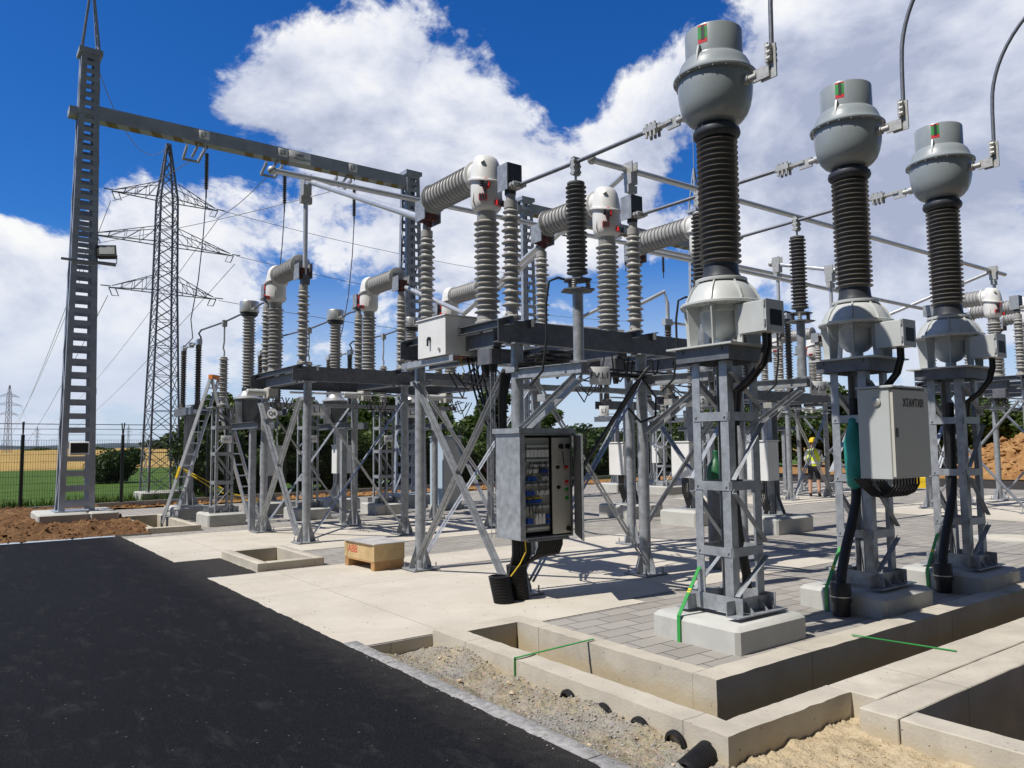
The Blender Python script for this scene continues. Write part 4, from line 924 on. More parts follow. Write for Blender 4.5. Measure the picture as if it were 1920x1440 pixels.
def disconnector(label, loc, rz, group, cab=True):
    t = thing('disconnector', label, 'disconnector', loc, rz, group)
    b = MB(); b.box(-.1, .1, -.1, -.09, .34, 2.55); b.box(-.1, .1, .09, .1, .34, 2.55); b.box(-.006, .006, -.09, .09, .34, 2.55); part(b, 'column', M['galv'], t)
    b = MB(); b.box(-.26, .26, -.26, .26, .31, .34)
    for s in (-1, 1):
        b.poly([(s * .1, -.05, .341), (s * .25, -.05, .341), (s * .1, -.05, .72)], (0, 1, 0), .012); b.poly([(s * .1, .05, .341), (s * .25, .05, .341), (s * .1, .05, .72)], (0, 1, 0), .012)
        b.poly([(-.06, s * .101, .341), (-.06, s * .25, .341), (-.06, s * .101, .72)], (1, 0, 0), .012); b.poly([(.06, s * .101, .341), (.06, s * .25, .341), (.06, s * .101, .72)], (1, 0, 0), .012)
    part(b, 'base_plate', M['galv'], t)
    b = MB(); b.box(-.16, .16, -.95, .95, 2.555, 2.57); b.box(-.16, -.15, -.95, .95, 2.571, 2.74); b.box(.15, .16, -.95, .95, 2.571, 2.74); part(b, 'base_beam', M['galvd'], t)
    for y in (-.72, .72):
        b = MB(); b.lathe([(.12, 2.68), (.12, 2.78), (.07, 2.8), (.065, 2.92)], (0, y, 0), n=20); b.lathe(sheds(2.92, 4.15, .05, .088, 21), (0, y, 0), n=20); b.lathe([(.06, 4.15), (.07, 4.17), (.07, 4.26)], (0, y, 0), n=16)
        part(b, 'insulator', M['dkpor'], t)
    b = MB(); b.tube([(0, -.78, 4.33), (0, .0, 4.33)], .03, 10); b.box(-.05, .05, -.85, -.62, 4.262, 4.4); part(b, 'contact_arm', M['alu'], t)
    b = MB(); b.tube([(0, .02, 4.33), (0, .78, 4.33)], .03, 10); b.box(-.05, .05, .62, .85, 4.262, 4.4); b.box(-.06, .06, -.06, .06, 4.28, 4.4); part(b, 'contact_arm', M['alu'], t)
    b = MB(); b.tube([(.1, -.72, 2.83), (.1, .72, 2.83)], .018, 8); b.tube([(.14, -.3, 1.5), (.14, -.3, 2.7)], .016, 8); part(b, 'drive_rod', M['galv'], t)
    if cab:
        b = MB(); b.cbox(-.25, .25, -.45, -.12, 1.0, 1.75, .01); b.box(-.27, .27, -.47, -.11, 1.752, 1.78); c = part(b, 'drive_cabinet', M['white'], t)
        b = MB()
        for k in range(5): b.tube([(-.1 + .04 * k, -.28, 1.0), (-.1 + .04 * k, -.28, .7), (-.05 + .03 * k, -.2, .35)], .013, 6)
        part(b, 'cable', M['blackr'], t)
    return t
def line_arrester(label, loc, group):
    t = thing('surge_arrester', label, 'arrester', loc, 0, group)
    b = MB(); b.lathe([(.13, 2.72), (.13, 2.74), (.06, 2.76), (.055, 2.88)], n=20); b.lathe(sheds(2.88, 3.8, .07, .115, 17, .015), n=24); b.lathe([(.08, 3.8), (.085, 3.83), (.03, 3.85)], n=16); part(b, 'insulator', M['por'], t)
    b = MB(); b.tube([(0, 0, 3.84), (.01, .0, 3.95), (-.02, 0, 4.05), (0, 0, 4.2), (0, 0, 4.62)], .02, 8); b.box(-.05, .05, -.05, .05, 4.55, 4.7); part(b, 'terminal_rod', M['cast'], t)
    b = MB(); b.box(-.3, .3, -.3, .3, 2.652, 2.67); part(b, 'base_plate', M['galv'], t)
    b = MB(); b.tube([(.05, 0, 2.65), (.1, .05, 2.3), (.1, .1, 1.6), (.1, .1, .6)], .02, 6); part(b, 'earth_cable', M['blackr'], t)
    return t
order3 = ['leftmost', 'middle', 'rightmost']
def bay(ox, word, first=None):
    out = []
    for i in range(3):
        x = [5.42, 7.47, 9.52][i] + ox; fx = [5.2, 7.25, 9.3][i] + ox; dx = [5.0, 7.0, 9.0][i] + ox
        near = word == 'rear'
        L = [f'silver-headed voltage transformer on a dark tank, {order3[i]} of three ' + ('behind the rear module' if near else 'in the far right bay'),
             f'galvanised lattice stand under the {order3[i]} line arrester ' + ('by the ladder' if near and i == 0 else 'behind the rear module' if near else 'in the far right bay'),
             f'ribbed line surge arrester on a lattice stand, {order3[i]} of three ' + ('near the gantry' if near else 'in the far right bay'),
             f'two-post disconnector on a plate column, {order3[i]} of three ' + ('before the pylon' if near else 'in the far right bay')]
        G = [f'voltage transformers of the {word} bay', f'lattice stands of the {word} bay', f'line arresters of the {word} bay', f'disconnectors of the {word} bay']
        if first is None and i == 0:
            out = [voltage_transformer(L[0], (x, 17.1, 0), G[0]), lattice_stand('lattice_stand', L[1], (fx, 18.2, 0), .2, .2, .28, 2.65, (.95, 1.6, 2.2), G[1], .06),
                   line_arrester(L[2], (fx, 18.2, 0), G[2]), disconnector(L[3], (dx, 20.35, 0), 0, G[3], False), disconnector('x', (dx, 20.35, 0), 0, G[3])]
        else:
            s = first or out
            dup(s[0], (x, 17.1, 0), label=L[0], group=G[0]); dup(s[1], (fx, 18.2, 0), label=L[1], group=G[1]); dup(s[2], (fx, 18.2, 0), label=L[2], group=G[2]); (setattr(s[4], 'location', (dx, 20.35, 0)), s[4].__setitem__('label', L[3]), s[4].__setitem__('group', G[3])) if (near and i == 1) else dup(s[4] if near else s[3 + (i > 0)], (dx, 20.35, 0), label=L[3], group=G[3])
        plinth(fx - .42, fx + .42, 17.7, 18.7, .28, f'pale concrete block under the {order3[i]} line arrester stand ' + ('behind the rear module' if near else 'in the far bay'), .3 if i else None)
        plinth(dx - .45, dx + .45, 19.85, 20.85, .31, f'pale concrete block under the {order3[i]} disconnector column ' + ('near the ladder' if near else 'in the far bay'))
        b = MB(); b.tube([(x, 16.8, 4.78), (x - .02, 17.2, 4.78), (fx, 18.2, 4.66), (dx + .02, 19.5, 4.62), (dx, 19.65, 4.55), (dx + .05, 19.62, 4.45), (dx, 19.63, 4.35)], .022, 8)
        tag(b.build('overhead_conductor', M['cond']), f'bent conductor from the {order3[i]} disconnector to the voltage transformer head ' + ('by the pylon' if near else 'in the far bay'), 'conductor', f'line conductors of the {word} bay')
        b = MB(); b.tube([(x, 16.75, 4.78), (x, 16.3, 4.82), (x, 15.95, 4.8)], .022, 8)
        tag(b.build('overhead_conductor', M['cond']), f'short conductor from the {order3[i]} voltage transformer head to the breaker pole ' + ('in the rear module' if near else 'in the far bay'), 'conductor', f'line conductors of the {word} bay')
        if near or i < 2: sign('FV.L%d' % (i + 1), (fx + .02, 17.96, 1.93), .24, .17, 0, f'white FV.L{i+1} plate on the {order3[i]} line arrester stand ' + ('behind the rear module' if near else 'far away at right'), .085)
    return out
first = bay(0, 'rear'); bay(14.8, 'far', first)
sign('L1', (5.55, 13.5, 2.42), .27, .2, R(-25), 'white L1 plate on the rear frame leg nearest to the crate', .15)
sign('Q6', (5.2, 14.9, 2.4), .2, .2, R(-30), 'round white Q6 plate beside hanging cables of the rear frame', .11, round_=True)
sign('L2', (7.55, 13.49, 2.4), .27, .2, R(-25), 'white L2 plate half hidden by the front frame leg', .15)
# bus disconnectors standing crosswise between the bays
MD = [(13.35, 13.25), (13.2, 11.15), (13.2, 9.2)]
ML = ['farthest bus disconnector, behind the open cabinet', 'bus disconnector with a grey drive cabinet, middle of three', 'bus disconnector seen between the nearest and middle transformers']
for i, (x, y) in enumerate(MD):
    dup(first[4], (x, y, 0), math.pi / 2 * (-1), ML[i], 'bus disconnectors between the bays')
    plinth(x - .6, x + .6, y - .5, y + .5, .31, ['pale concrete block under the farthest bus disconnector', 'pale concrete block under the middle bus disconnector', 'pale concrete block under the nearest bus disconnector'][i], .6 if i < 2 else None)
sign('L1', (12.35, 13.05, 2.5), .22, .24, R(-40), 'small white L1 plate on the end of the farthest bus disconnector', .14)
sign('Q7', (12.7, 10.9, 2.62), .3, .22, R(-30), 'white Q7 plate on the middle bus disconnector beam', .16)
sign('L2', (12.98, 10.72, 2.62), .3, .22, R(-30), 'white L2 plate next to the Q7 plate', .16)

# ================================================================== BUSBARS
def busbar(label, pts, r=.05, ball=None, m='alu', grp='busbar tubes'):
    t = thing('busbar_tube', label, 'busbar', pts[0], 0, grp); o = V(pts[0])
    b = MB(); b.tube([V(p) - o for p in pts], r, 14); part(b, 'tube', M[m], t)
    if ball:
        b = MB(); c = V(ball) - o; b.lathe([(r * 1.5 * math.sin(math.pi * k / 8), -r * 1.5 * math.cos(math.pi * k / 8)) for k in range(9)], c, (1, 0, 0), 16); part(b, 'end_ball', M['cast'], t)
    return t
def riser(label, x, y, z0, z1):
    t = thing('busbar_riser', label, 'support tube', (x, y, 0), 0, 'vertical busbar risers')
    b = MB(); b.lathe([(.045, z0), (.045, z1 - .1)], n=16); part(b, 'tube', M['alu'], t)
    b = MB(); b.box(-.08, .08, -.09, .09, z1 - .3, z1 - .1); b.box(-.07, -.05, -.11, .11, z1 - .1, z1 + .1); b.box(.05, .07, -.11, .11, z1 - .1, z1 + .1); b.box(-.11, .11, -.05, .05, z1 - .45, z1 - .32); part(b, 'clamp', M['cast'], t)
    b = MB(); b.box(-.07, .07, -.07, .07, z0 - .12, z0 + .06); part(b, 'foot_clamp', M['galvd'], t)
busbar('long bright busbar tube from the leftmost riser toward the right', [(4.72, 13.66, 6.82), (20.9, 13.66, 6.82)], .055, (4.7, 13.66, 6.82))
riser('tall vertical tube standing on the rear module under the gantry beam', 5.42, 13.84, 4.92, 6.82)
busbar('bright sloping tube from the left riser down to the front breaker pole', [(5.46, 13.6, 6.72), (5.47, 9.45, 5.0)], .055, grp='sloping busbar tubes')
busbar('bright busbar tube with a ball end passing behind the nearest transformer', [(8.85, 9.5, 6.62), (25.7, 9.5, 6.72)], .055, (8.82, 9.5, 6.62))
riser('vertical tube with clamps above the second front breaker pole', 9.67, 9.42, 4.95, 6.62)
busbar('short sloping tube leaving the clamp above the second breaker head', [(9.67, 9.6, 6.55), (9.53, 13.7, 4.95)], .05, grp='sloping busbar tubes')
busbar('tube sagging between the middle poles of rear and front modules', [(7.48, 13.65, 4.95), (7.52, 11.55, 4.12), (7.57, 9.45, 4.9)], .045, grp='sloping busbar tubes')
riser('vertical tube at the far right end of the ball-ended busbar', 24.67, 9.42, 4.95, 6.72)
busbar('tube sloping down from the far right riser to the left', [(24.6, 9.5, 6.65), (22.6, 12.6, 5.2)], .05, grp='sloping busbar tubes')
riser('taller of two vertical tubes left of the middle transformer', 17.2, 11.6, 4.6, 6.4)
riser('shorter vertical tube beside the small right-hand arrester', 17.2, 10.15, 4.6, 5.9)
busbar('short tube joining the two risers left of the middle transformer', [(17.2, 11.75, 6.36), (17.2, 10.0, 5.86)], .05, (17.2, 11.78, 6.36))
busbar('long low tube running behind the middle transformer to the right', [(12.0, 11.55, 5.95), (24.0, 10.2, 5.4)], .05)
busbar('thin blue-grey tube behind the front frame beam', [(11.5, 19.5, 5.6), (17.5, 17.5, 5.35)], .04)
# short flexible elbow leading down to a bus disconnector
for i, (x, y) in enumerate(MD):
    b = MB(); b.tube([(x - .72, y, 4.38), (x - .72, y, 4.75), (x - .78, y + .02, 5.0), (x - 1.3, y + .3, 4.7)], .045, 10)
    tag(b.build('busbar_elbow', M['alu']), ['elbow tube on top of the farthest bus disconnector', 'elbow tube on top of the middle bus disconnector', 'elbow tube on top of the nearest bus disconnector'][i], 'busbar', 'elbow tubes of the bus disconnectors')

# ================================================================== GANTRIES
def gantry(label, x0, x1, y, signs, sp=(True, False), tops=(11.17, 10.0)):
    t = thing('line_gantry', label, 'gantry', (x0, y, 0)); L = x1 - x0
    def col(cx, top, spike):
        w0, w1, z0 = .36, .19, .36
        hw = lambda z: w0 + (w1 - w0) * (z - z0) / (11.2 - z0)
        c = thing('column', None, None); c.parent = t; c.location = (cx, 0, 0)
        for sx, sy in ((-1, -1), (1, -1), (1, 1), (-1, 1)):
            b = MB(); a, e = hw(z0), hw(top); b.angle((sx * a, sy * a, z0), (sx * e, sy * e, top), .125, .012, (-sx, 0, 0), (0, -sy, 0)); part(b, 'corner_angle', M['galvb'], c)
        z = z0 + .1; k = 0
        while z < top - .05:
            a = hw(z)
            for s in (-1, 1): b = MB(); b.box(-a + .02, a - .02, s * (a + .006) - .005, s * (a + .006) + .005, z, z + .11); part(b, 'batten', M['galvb'], c)
            z += .34 - .004 * k; k += 1
        n = 12
        for s in (-1, 1):
          b = MB()
          for k in range(n):
            za, zb = z0 + (top - z0) * k / n, z0 + (top - z0) * (k + 1) / n; a, e = hw(za), hw(zb); q = 1 if k % 2 else -1
            b.bar((s * (a + .004), -q * a * .9, za), (s * (e + .004), q * e * .9, zb), .07, .008, (s, 0, 0))
          part(b, 'lacing', M['galvb'], c)
        b = MB(); b.box(-w0 - .08, w0 + .08, -w0 - .08, w0 + .08, .345, .365); part(b, 'base_plate', M['galvb'], c); b = MB(); a = hw(top); b.box(-a - .06, a + .06, -a - .06, a + .06, top - .12, top); part(b, 'head_plate', M['galvb'], c)
        if spike:
            b = MB()
            for sx in (-1, 1):
                for sy in (-1, 1): b.bar((sx * .18, sy * .18, top), (sx * .01, sy * .01, top + 1.75), .045, .045)
            for k in range(5):
                f = 1 - k / 6; h = top + 1.75 * k / 6
                for sx in (-1, 1): b.bar((sx * .18 * f, -.18 * f, h), (sx * .15 * f, .16 * f, h + .28), .02, .02)
            b.tube([(0, 0, top + 1.7), (0, 0, top + 3.6)], .015, 6); part(b, 'lightning_spike', M['galvb'], c)
        return c
    c1 = col(0, tops[0], sp[0]); c2 = col(L, tops[1], sp[1])
    b = MB(); b.box(.22, L + .1, -.16, .16, 9.5, 9.84); b.box(-.4, .2, -.2, .2, 9.52, 9.7)
    for k in range(3):
        p = 2.25 + 2.05 * k + .2
        for s in (-.2, .12): b.lathe([(.018, 0), (.018, .03)], (p + s, -.172, 9.62), (0, -1, 0), 6)
    bm = part(b, 'beam', M['galvb'], t)
    sm = mat('dull_yellow_stripe', (.2, .15, .06), .6)
    for k in range(17):
        b = MB(); x = .35 + k * .5 if k < 5 else .75 + k * .48
        if abs(x - 3.1) < .3 or abs(x - 5.2) < .3: continue
        b.poly([(x, -.15, 9.497), (x + .22, -.15, 9.497), (x + .34, .15, 9.497), (x + .12, .15, 9.497)], (0, 0, -1), .003)
        part(b, 'hazard_stripe', sm, bm)
    for k in range(3):
        x = 2.5 + 2.05 * k
        b = MB(); 
        for s in (-.22, .22): b.bar((x + s, .2, 9.48), (x + s * .85, .75, 9.3), .05, .09)
        b.bar((x - .2, .74, 9.3), (x + .2, .74, 9.3), .04, .06); b.bar((x, -.1, 9.5), (x, .6, 9.35), .05, .05); part(b, 'hanger', M['galv'], t)
        z0, z1 = 9.4, 8.25
        b = MB(); xx = x + .22; b.tube([(xx, 0, 9.5), (xx, 0, z0)], .015, 6); b.lathe(sheds(z1 + .1, z0 - .1, .03, .06, 16), (xx, 0, 0), n=14); b.tube([(xx, 0, z1 + .1), (xx, 0, z1 - .12)], .02, 6); part(b, 'hanging_insulator', M['dkpor'], t)
    if signs:
        for k in range(3): 
            x = x0 + 2.6 + 2.05 * k; sign('L%d' % (k + 1), (x, y - .172, 9.7), .26, .22, 0, f'small white L{k+1} plate on the gantry beam', .16, group='gantry beam plates')
        sign('', (x0 + 5.12, y - .172, 9.66), .62, .32, 0, 'wide white V6800 plate on the gantry beam', .098, ['V6800', 'ES MOLDAVA'], 'gantry beam plates')
    return t
gantry('tall blue-grey portal gantry with lightning spike at the left of the yard', 2.5, 11.15, 20.1, True)
plinth(1.72, 3.3, 19.35, 20.95, .345, 'large cracked concrete block under the left gantry column', .62); plinth(10.4, 11.9, 19.35, 20.85, .345, 'concrete block under the right column of the near gantry')
gantry('second portal gantry far behind the front breaker poles', 15.5, 24.3, 20.1, False, (False, True), (10.0, 11.17))
plinth(14.7, 16.3, 19.3, 20.9, .345, 'concrete block under the left column of the far gantry'); plinth(23.5, 25.1, 19.3, 20.9, .345, 'concrete block under the right column of the far gantry')
# floodlight on the left gantry column
t = thing('floodlight', 'black floodlight on a bar bolted to the left gantry column', 'lamp', (2.42, 20.1, 6.05))
b = MB(); b.bar((-.4, -.33, 0), (.72, -.33, -.02), .05, .05); part(b, 'mounting_bar', M['galv'], t)
b = MB(); b.box(-.2, .2, -.05, .05, -.16, .16); b.box(-.18, .18, .05, .1, -.14, .1); b.xf(Matrix.Translation((.52, -.36, .27)) @ Matrix.Rotation(R(-28), 4, 'X') @ Matrix.Rotation(R(-12), 4, 'Z')); h = part(b, 'lamp_housing', M['black'], t)
b = MB(); b.box(-.16, .16, -.056, -.051, -.11, .13); b.xf(Matrix.Translation((.52, -.36, .27)) @ Matrix.Rotation(R(-28), 4, 'X') @ Matrix.Rotation(R(-12), 4, 'Z')); part(b, 'glass', M['lamp'], h)
b = MB(); b.tube([(.31, -.36, .22), (.31, -.35, .02), (.73, -.35, .02), (.73, -.36, .22)], .014, 6); part(b, 'bracket', M['black'], t)
t = thing('drop_box', 'small white-rimmed black box inside the left gantry column', 'box', (2.5, 20.1, 1.75))
b = MB(); b.cbox(-.2, .2, -.46, -.38, -.14, .16, .02); part(b, 'housing', M['white'], t)
b = MB(); b.box(-.17, .17, -.466, -.461, -.09, .12); part(b, 'window', M['black'], t)

# ================================================================== PYLONS, WIRES
def pylon(label, loc, s, rz, detail=True, group='lattice pylons'):
    t = thing('lattice_pylon', label, 'pylon', loc, rz, group)
    zs = [0.15, 1.6, 3.0, 4.2, 5.2, 6.1, 7.1, 7.9, 8.78, 9.5, 10.35, 11.2, 12.35]
    w = lambda z: (.5 - .026 * z if z < 7.1 else .315 - .012 * (z - 7.1)) if z < 10.35 else .276 - .115 * (z - 10.35)
    k = .035
    for sx, sy in ((-1, -1), (1, -1), (1, 1), (-1, 1)):
        b = MB()
        for za, zb in zip((0.15, 7.1, 10.35), (7.1, 10.35, 12.35)): b.bar((sx * w(za), sy * w(za), za), (sx * w(zb), sy * w(zb), zb), .058, .058)
        b.xf(Matrix.Scale(s, 4)); part(b, 'tower_leg', M['pylon'], t)
    b = MB(); F = [(-1, -1, 1, -1), (1, -1, 1, 1), (1, 1, -1, 1), (-1, 1, -1, -1)]
    for za, zb in zip(zs, zs[1:]):
        n = 2 if detail else 1
        for q in range(n):
            ya, yb = za + (zb - za) * q / n, za + (zb - za) * (q + 1) / n; a, e = w(ya), w(yb)
            for x1, y1, x2, y2 in F:
                b.bar((x1 * a, y1 * a, ya), (x2 * e, y2 * e, yb), .021, .021); b.bar((x2 * a, y2 * a, ya), (x1 * e, y1 * e, yb), .021, .021)
        for x1, y1, x2, y2 in F: b.bar((x1 * w(zb), y1 * w(zb), zb), (x2 * w(zb), y2 * w(zb), zb), .02, .02)
    b.xf(Matrix.Scale(s, 4)); part(b, 'bracing', M['pylon'], t)
    for z, L in ((7.1, 1.75), (8.78, 2.35), (10.35, 1.75)):
        b = MB()
        for sx in (-1, 1):
            for sy in (-1, 1):
                a = w(z); b.bar((sx * a, sy * a, z), (sx * L, 0, z - .05), .03, .03); b.bar((sx * a, sy * a, z + .55), (sx * L * .95, 0, z + .02), .022, .022)
                for f in (.25, .5, .75):
                    p = V((sx * a, sy * a, z)).lerp(V((sx * L, 0, z - .05)), f); q = V((sx * a, sy * a, z + .55)).lerp(V((sx * L * .95, 0, z + .02)), f); b.bar(p, q, .015, .015)
                    q2 = V((sx * a, sy * a, z + .55)).lerp(V((sx * L * .95, 0, z + .02)), f - .25); b.bar(p, q2, .015, .015)
            b.tube([(sx * L, 0, z - .05), (sx * (L - .1), .0, z - .3), (sx * (L - .3), 0, z - .3), (sx * (L - .2), 0, z - .05)], .018, 5)
            b.bar((sx * (L - .05), 0, z), (sx * (L + .25), 0, z), .03, .03)
        b.xf(Matrix.Scale(s, 4)); part(b, 'cross_arm', M['pylon'], t)
    return t
pylon('large lattice pylon with three cross arms just beyond the fence', (6.0, 28.1, 0), 1, R(4))
plinth(5.3, 6.75, 27.45, 28.7, .3, 'weathered concrete footing of the large pylon outside the fence')
b_ = pylon('small hazy pylon at the left picture edge', (18.5, 318, 0), 1.95, R(30), False)
dup(b_, (77, 900, 0), label='tiny pylon on the horizon left of the gantry column'); dup(b_, (142, 800, 0), label='tiny pylon on the horizon between gantry and large pylon'); dup(b_, (165, 850, 0), R(10), label='tiny pylon on the horizon just left of the large pylon')
def wire(label, p, q, sag, r=.009, n=16, grp='thin line wires'):
    p, q = V(p), V(q); b = MB(); b.tube([p.lerp(q, k / n) - V((0, 0, sag * 4 * (k / n) * (1 - k / n))) for k in range(n + 1)], r, 5)
    return tag(b.build('line_wire', M['cond']), label, 'wire', grp)
for k in range(3):
    gx = 5.0 + 2.05 * k; nm = ['L1', 'L2', 'L3'][k]
    b = MB(); x2 = [5.02, 7.02, 9.02][k]
    b.tube([(gx + .22, 20.1, 8.15), (gx + .18, 20.12, 7.2), (gx + .1, 20.2, 6.0), (gx - .02, 20.35, 5.0), (x2 + .15, 20.9, 4.6), (x2, 21.05, 4.4)], .014, 7)
    tag(b.build('drop_wire', M['cond']), f'grey cable hanging from the {nm} insulator of the gantry down to its disconnector', 'wire', 'cables hanging from the gantry')
    arm = [(4.3, 28.1, 10.0), (7.7, 28.2, 10.0), (3.7, 28.1, 8.45)][k]
    wire(f'taut wire from the gantry {nm} hanger to the pylon cross arm', (gx, 20.85, 9.3), arm, .12, .011)
wire('wire curving from the left gantry top down to the pylon tip', (2.75, 20.3, 10.8), (6.0, 28.1, 12.3), 1.0, .01)
wire('far wire leaving the upper pylon arm to the right', (7.8, 28.1, 10.3), (34, 33, 11.5), .6, .01)
wire('far wire leaving the middle pylon arm to the right', (8.4, 28.1, 8.7), (34, 33, 9.2), .5, .01)
wire('far wire leaving the lower pylon arm to the right', (7.8, 28.1, 7.0), (34, 33, 7.8), .5, .01)
for k, (p, dx, z) in enumerate((((4.25, 28.1, 10.0), -3, 20), ((3.65, 28.1, 8.4), -4, 17), ((4.25, 28.1, 6.8), -3, 13.6), ((7.75, 28.1, 10.0), 3, 20), ((8.35, 28.1, 8.4), 4, 17))):
    wire(['high', 'second', 'third', 'fourth', 'lowest'][k] + ' thin wire running from the pylon arms to the hazy far pylon', p, (18.5 + dx, 318 + dx * .6, z), 9, .011, 40, 'wires over the fields')

# ================================================================== FENCE
def fl(x): return 24.85 + .16 * (x - 1.4)
def fence(label, x0, x1, fy, bars):
    t = thing('mesh_fence', label, 'fence')
    b = MB(); n = int((x1 - x0) / .062)
    for i in range(n):
        x = x0 + i * .062; b.bar((x, fy(x), .12), (x, fy(x), 2.0), .006, .006)
    for k in range(10): b.bar((x0, fy(x0) + .006, .2 + k * .2), (x1, fy(x1) + .006, .2 + k * .2), .007, .007)
    part(b, 'wire_panel', M['fence'], t)
    x = x0 + .5
    while x < x1:
        b = MB(); b.lathe([(.045, .0), (.045, 2.15)], (x, fy(x), 0), n=10); b.bar((x, fy(x), 2.1), (x, fy(x) - .22, 2.5), .03, .03); b.bar((x, fy(x), 2.1), (x, fy(x) + .22, 2.5), .03, .03); part(b, 'fence_post', M['fence'], t); x += 2.55
    for dy, z in ((-.2, 2.46), (-.12, 2.32), (.12, 2.32), (.2, 2.46), (0, 2.16)):
        b = MB(); b.tube([(x0, fy(x0) + dy, z), ((x0 + x1) / 2, fy((x0 + x1) / 2) + dy, z - .02), (x1, fy(x1) + dy, z)], .007, 4); part(b, 'barbed_wire', M['fence'], t)
    b = MB(); b.poly([(x0, fy(x0) - .05, 0), (x1, fy(x1) - .05, 0), (x1, fy(x1) - .05, .17), (x0, fy(x0) - .05, .17)], (0, 1, 0), .1); part(b, 'kerb_board', M['conc'], t)
    return t
fence('dark wire mesh fence with barbed wire arms at the left edge of the yard', -14, 9.0, fl, 0)
fence('dark wire mesh fence along the back of the yard before the bushes', 9.1, 38, lambda x: fl(9) + .1 * (x - 9), 0)

# ================================================================== TREES
def crown_mesh(name, w, d, h, n, seed, m, z0=.1, size=.09, lumps=9):
    r = random.Random(seed); b = MB(); L = []
    for k in range(lumps):
        q = r.uniform(0, 6.28); rad = r.uniform(.1, .75)
        L.append((w * rad * math.cos(q), d * rad * math.sin(q), z0 + h * r.uniform(.12, .86) * (1.08 - .3 * rad), r.uniform(.3, .48) * min(w, h)))
    for i in range(n):
        c = r.choice(L); u = V((r.gauss(0, 1), r.gauss(0, 1), r.gauss(0, 1))).normalized() * (r.random() ** .35)
        p = V((c[0], c[1], c[2])) + V((u.x * c[3], u.y * c[3], u.z * c[3] * .85))
        if p.z < z0: p.z = z0 + r.random() * .25
        a = V((r.gauss(0, 1), r.gauss(0, 1), r.gauss(0, .6))).normalized(); e = a.orthogonal().normalized(); s = size * r.uniform(.6, 1.4)
        e = (e + a.cross(e) * r.uniform(-1, 1)).normalized(); f = a.cross(e)
        b.add([p - e * s, p + f * s * .5, p + e * s, p - f * s * .5], [(0, 1, 2, 3)])
    me = bpy.data.meshes.new(name); me.from_pydata(b.v, [], b.f); me.materials.append(m); return me
def tree(label, cat, name, loc, crown, trunk_h, group):
    t = thing(name, label, cat, loc, 0, group)
    o = bpy.data.objects.new('crown', crown); COL.objects.link(o); o.parent = t
    b = MB(); r = random.Random(len(bpy.data.objects)); b.tube([(0, 0, -.1), (.03, .02, trunk_h * .5), (0, 0, trunk_h)], .07, 7, rr=[.09, .07, .03])
    for k in range(5):
        q = r.uniform(0, 6.28); z = trunk_h * r.uniform(.3, .8); b.tube([(0, 0, z), (.35 * math.cos(q), .35 * math.sin(q), z + .35), (.7 * math.cos(q), .7 * math.sin(q), z + .6)], .03, 5, rr=[.04, .025, .01])
    part(b, 'trunk', M['bark'], t); return t
CR = [crown_mesh('crown_a', 1.25, 1.1, 2.9, 5200, 1, M['leaf'], .1, .085, 12), crown_mesh('crown_b', 1.4, 1.2, 2.5, 5200, 2, M['leafd'], .1, .085, 11), crown_mesh('crown_c', 1.1, 1.0, 3.4, 5600, 3, M['leaf'], .1, .08, 13), crown_mesh('crown_d', 1.5, 1.2, 2.7, 5200, 4, M['leafd'], .1, .09, 12)]
protos = [tree('x', 'tree', 'broadleaf_tree', (0, 0, 0), c, 1.6, 'bushy trees behind the back fence') for c in CR]
kinds = ['fresh green bushy tree', 'dark green dense bushy tree', 'tall fresh green tree', 'broad dark green tree']
where = ['left of the line arresters', 'beside the ladder', 'behind the line arrester stands', 'behind the rear module', 'seen between the rear frame legs', 'behind the two front frame legs', 'seen under the white control box', 'left of the open cabinet', 'right of the open cabinet', 'behind the bus disconnectors', 'behind the nearest transformer stand', 'near the person in the yellow vest', 'behind the middle transformer stand', 'behind the rightmost transformer', 'beyond the earth mound']
r2 = random.Random(21); used = [0] * 4; n = 0
for row_, (y0, cnt) in enumerate(((2.2, 26), (4.6, 24))):
    for i in range(cnt):
        x = 7.6 + i * 1.28 + r2.uniform(-.3, .3) + row_ * .5; k = r2.randrange(4)
        yy = (fl(x) if x < 9 else fl(9) + .1 * (x - 9)) + y0 + r2.uniform(-.4, .6)
        sc = r2.uniform(.85, 1.2) * (1.0 if row_ == 0 else 1.2); wi = min(14, int(i * 15 / cnt))
        lb = kinds[k] + (' in the front row, ' if row_ == 0 else ' in the back row, ') + where[wi]
        if used[k] == 0: o = protos[k]; o.location = (x, yy, 0); o['label'] = lb
        else: o = dup(protos[k], (x, yy, 0), label=lb)
        used[k] += 1; o.scale = (sc * r2.uniform(1.2, 1.5), sc * 1.3, sc * r2.uniform(.72, 1.0)); o.rotation_euler = (0, 0, r2.uniform(0, 6.28))
o = dup(protos[2], (32.5, 24.5, 0), label='tall pale green tree rising between the middle and rightmost transformers'); o.scale = (1.3, 1.3, 1.6)
o = dup(protos[0], (15.9, 33.0, 0), label='tree top rising above the others behind the open cabinet'); o.scale = (1.3, 1.2, 1.35)
tw = ['left of the person', 'just above the person', 'right of the person', 'between the middle and rightmost stands', 'left of the earth mound', 'above the earth mound', 'at the right picture edge']
for i in range(26):
    f = i / 25; x, y = 44 + 14 * f + r2.uniform(-1, 1), 36 - 30 * f + r2.uniform(-1.5, 1.5); k = r2.randrange(4)
    o = dup(protos[k], (x, y, 0), label=kinds[k] + ' beyond the road, ' + tw[min(6, int(f * 7))], group='far tree belt beyond the road'); sc = r2.uniform(1.35, 1.8); o.scale = (sc * 1.5, sc * 1.4, sc * .95); o.rotation_euler = (0, 0, r2.uniform(0, 6.28))
big = crown_mesh('crown_bush', 2.0, 1.6, 1.7, 9000, 9, M['leafd'], .05, .085, 16)
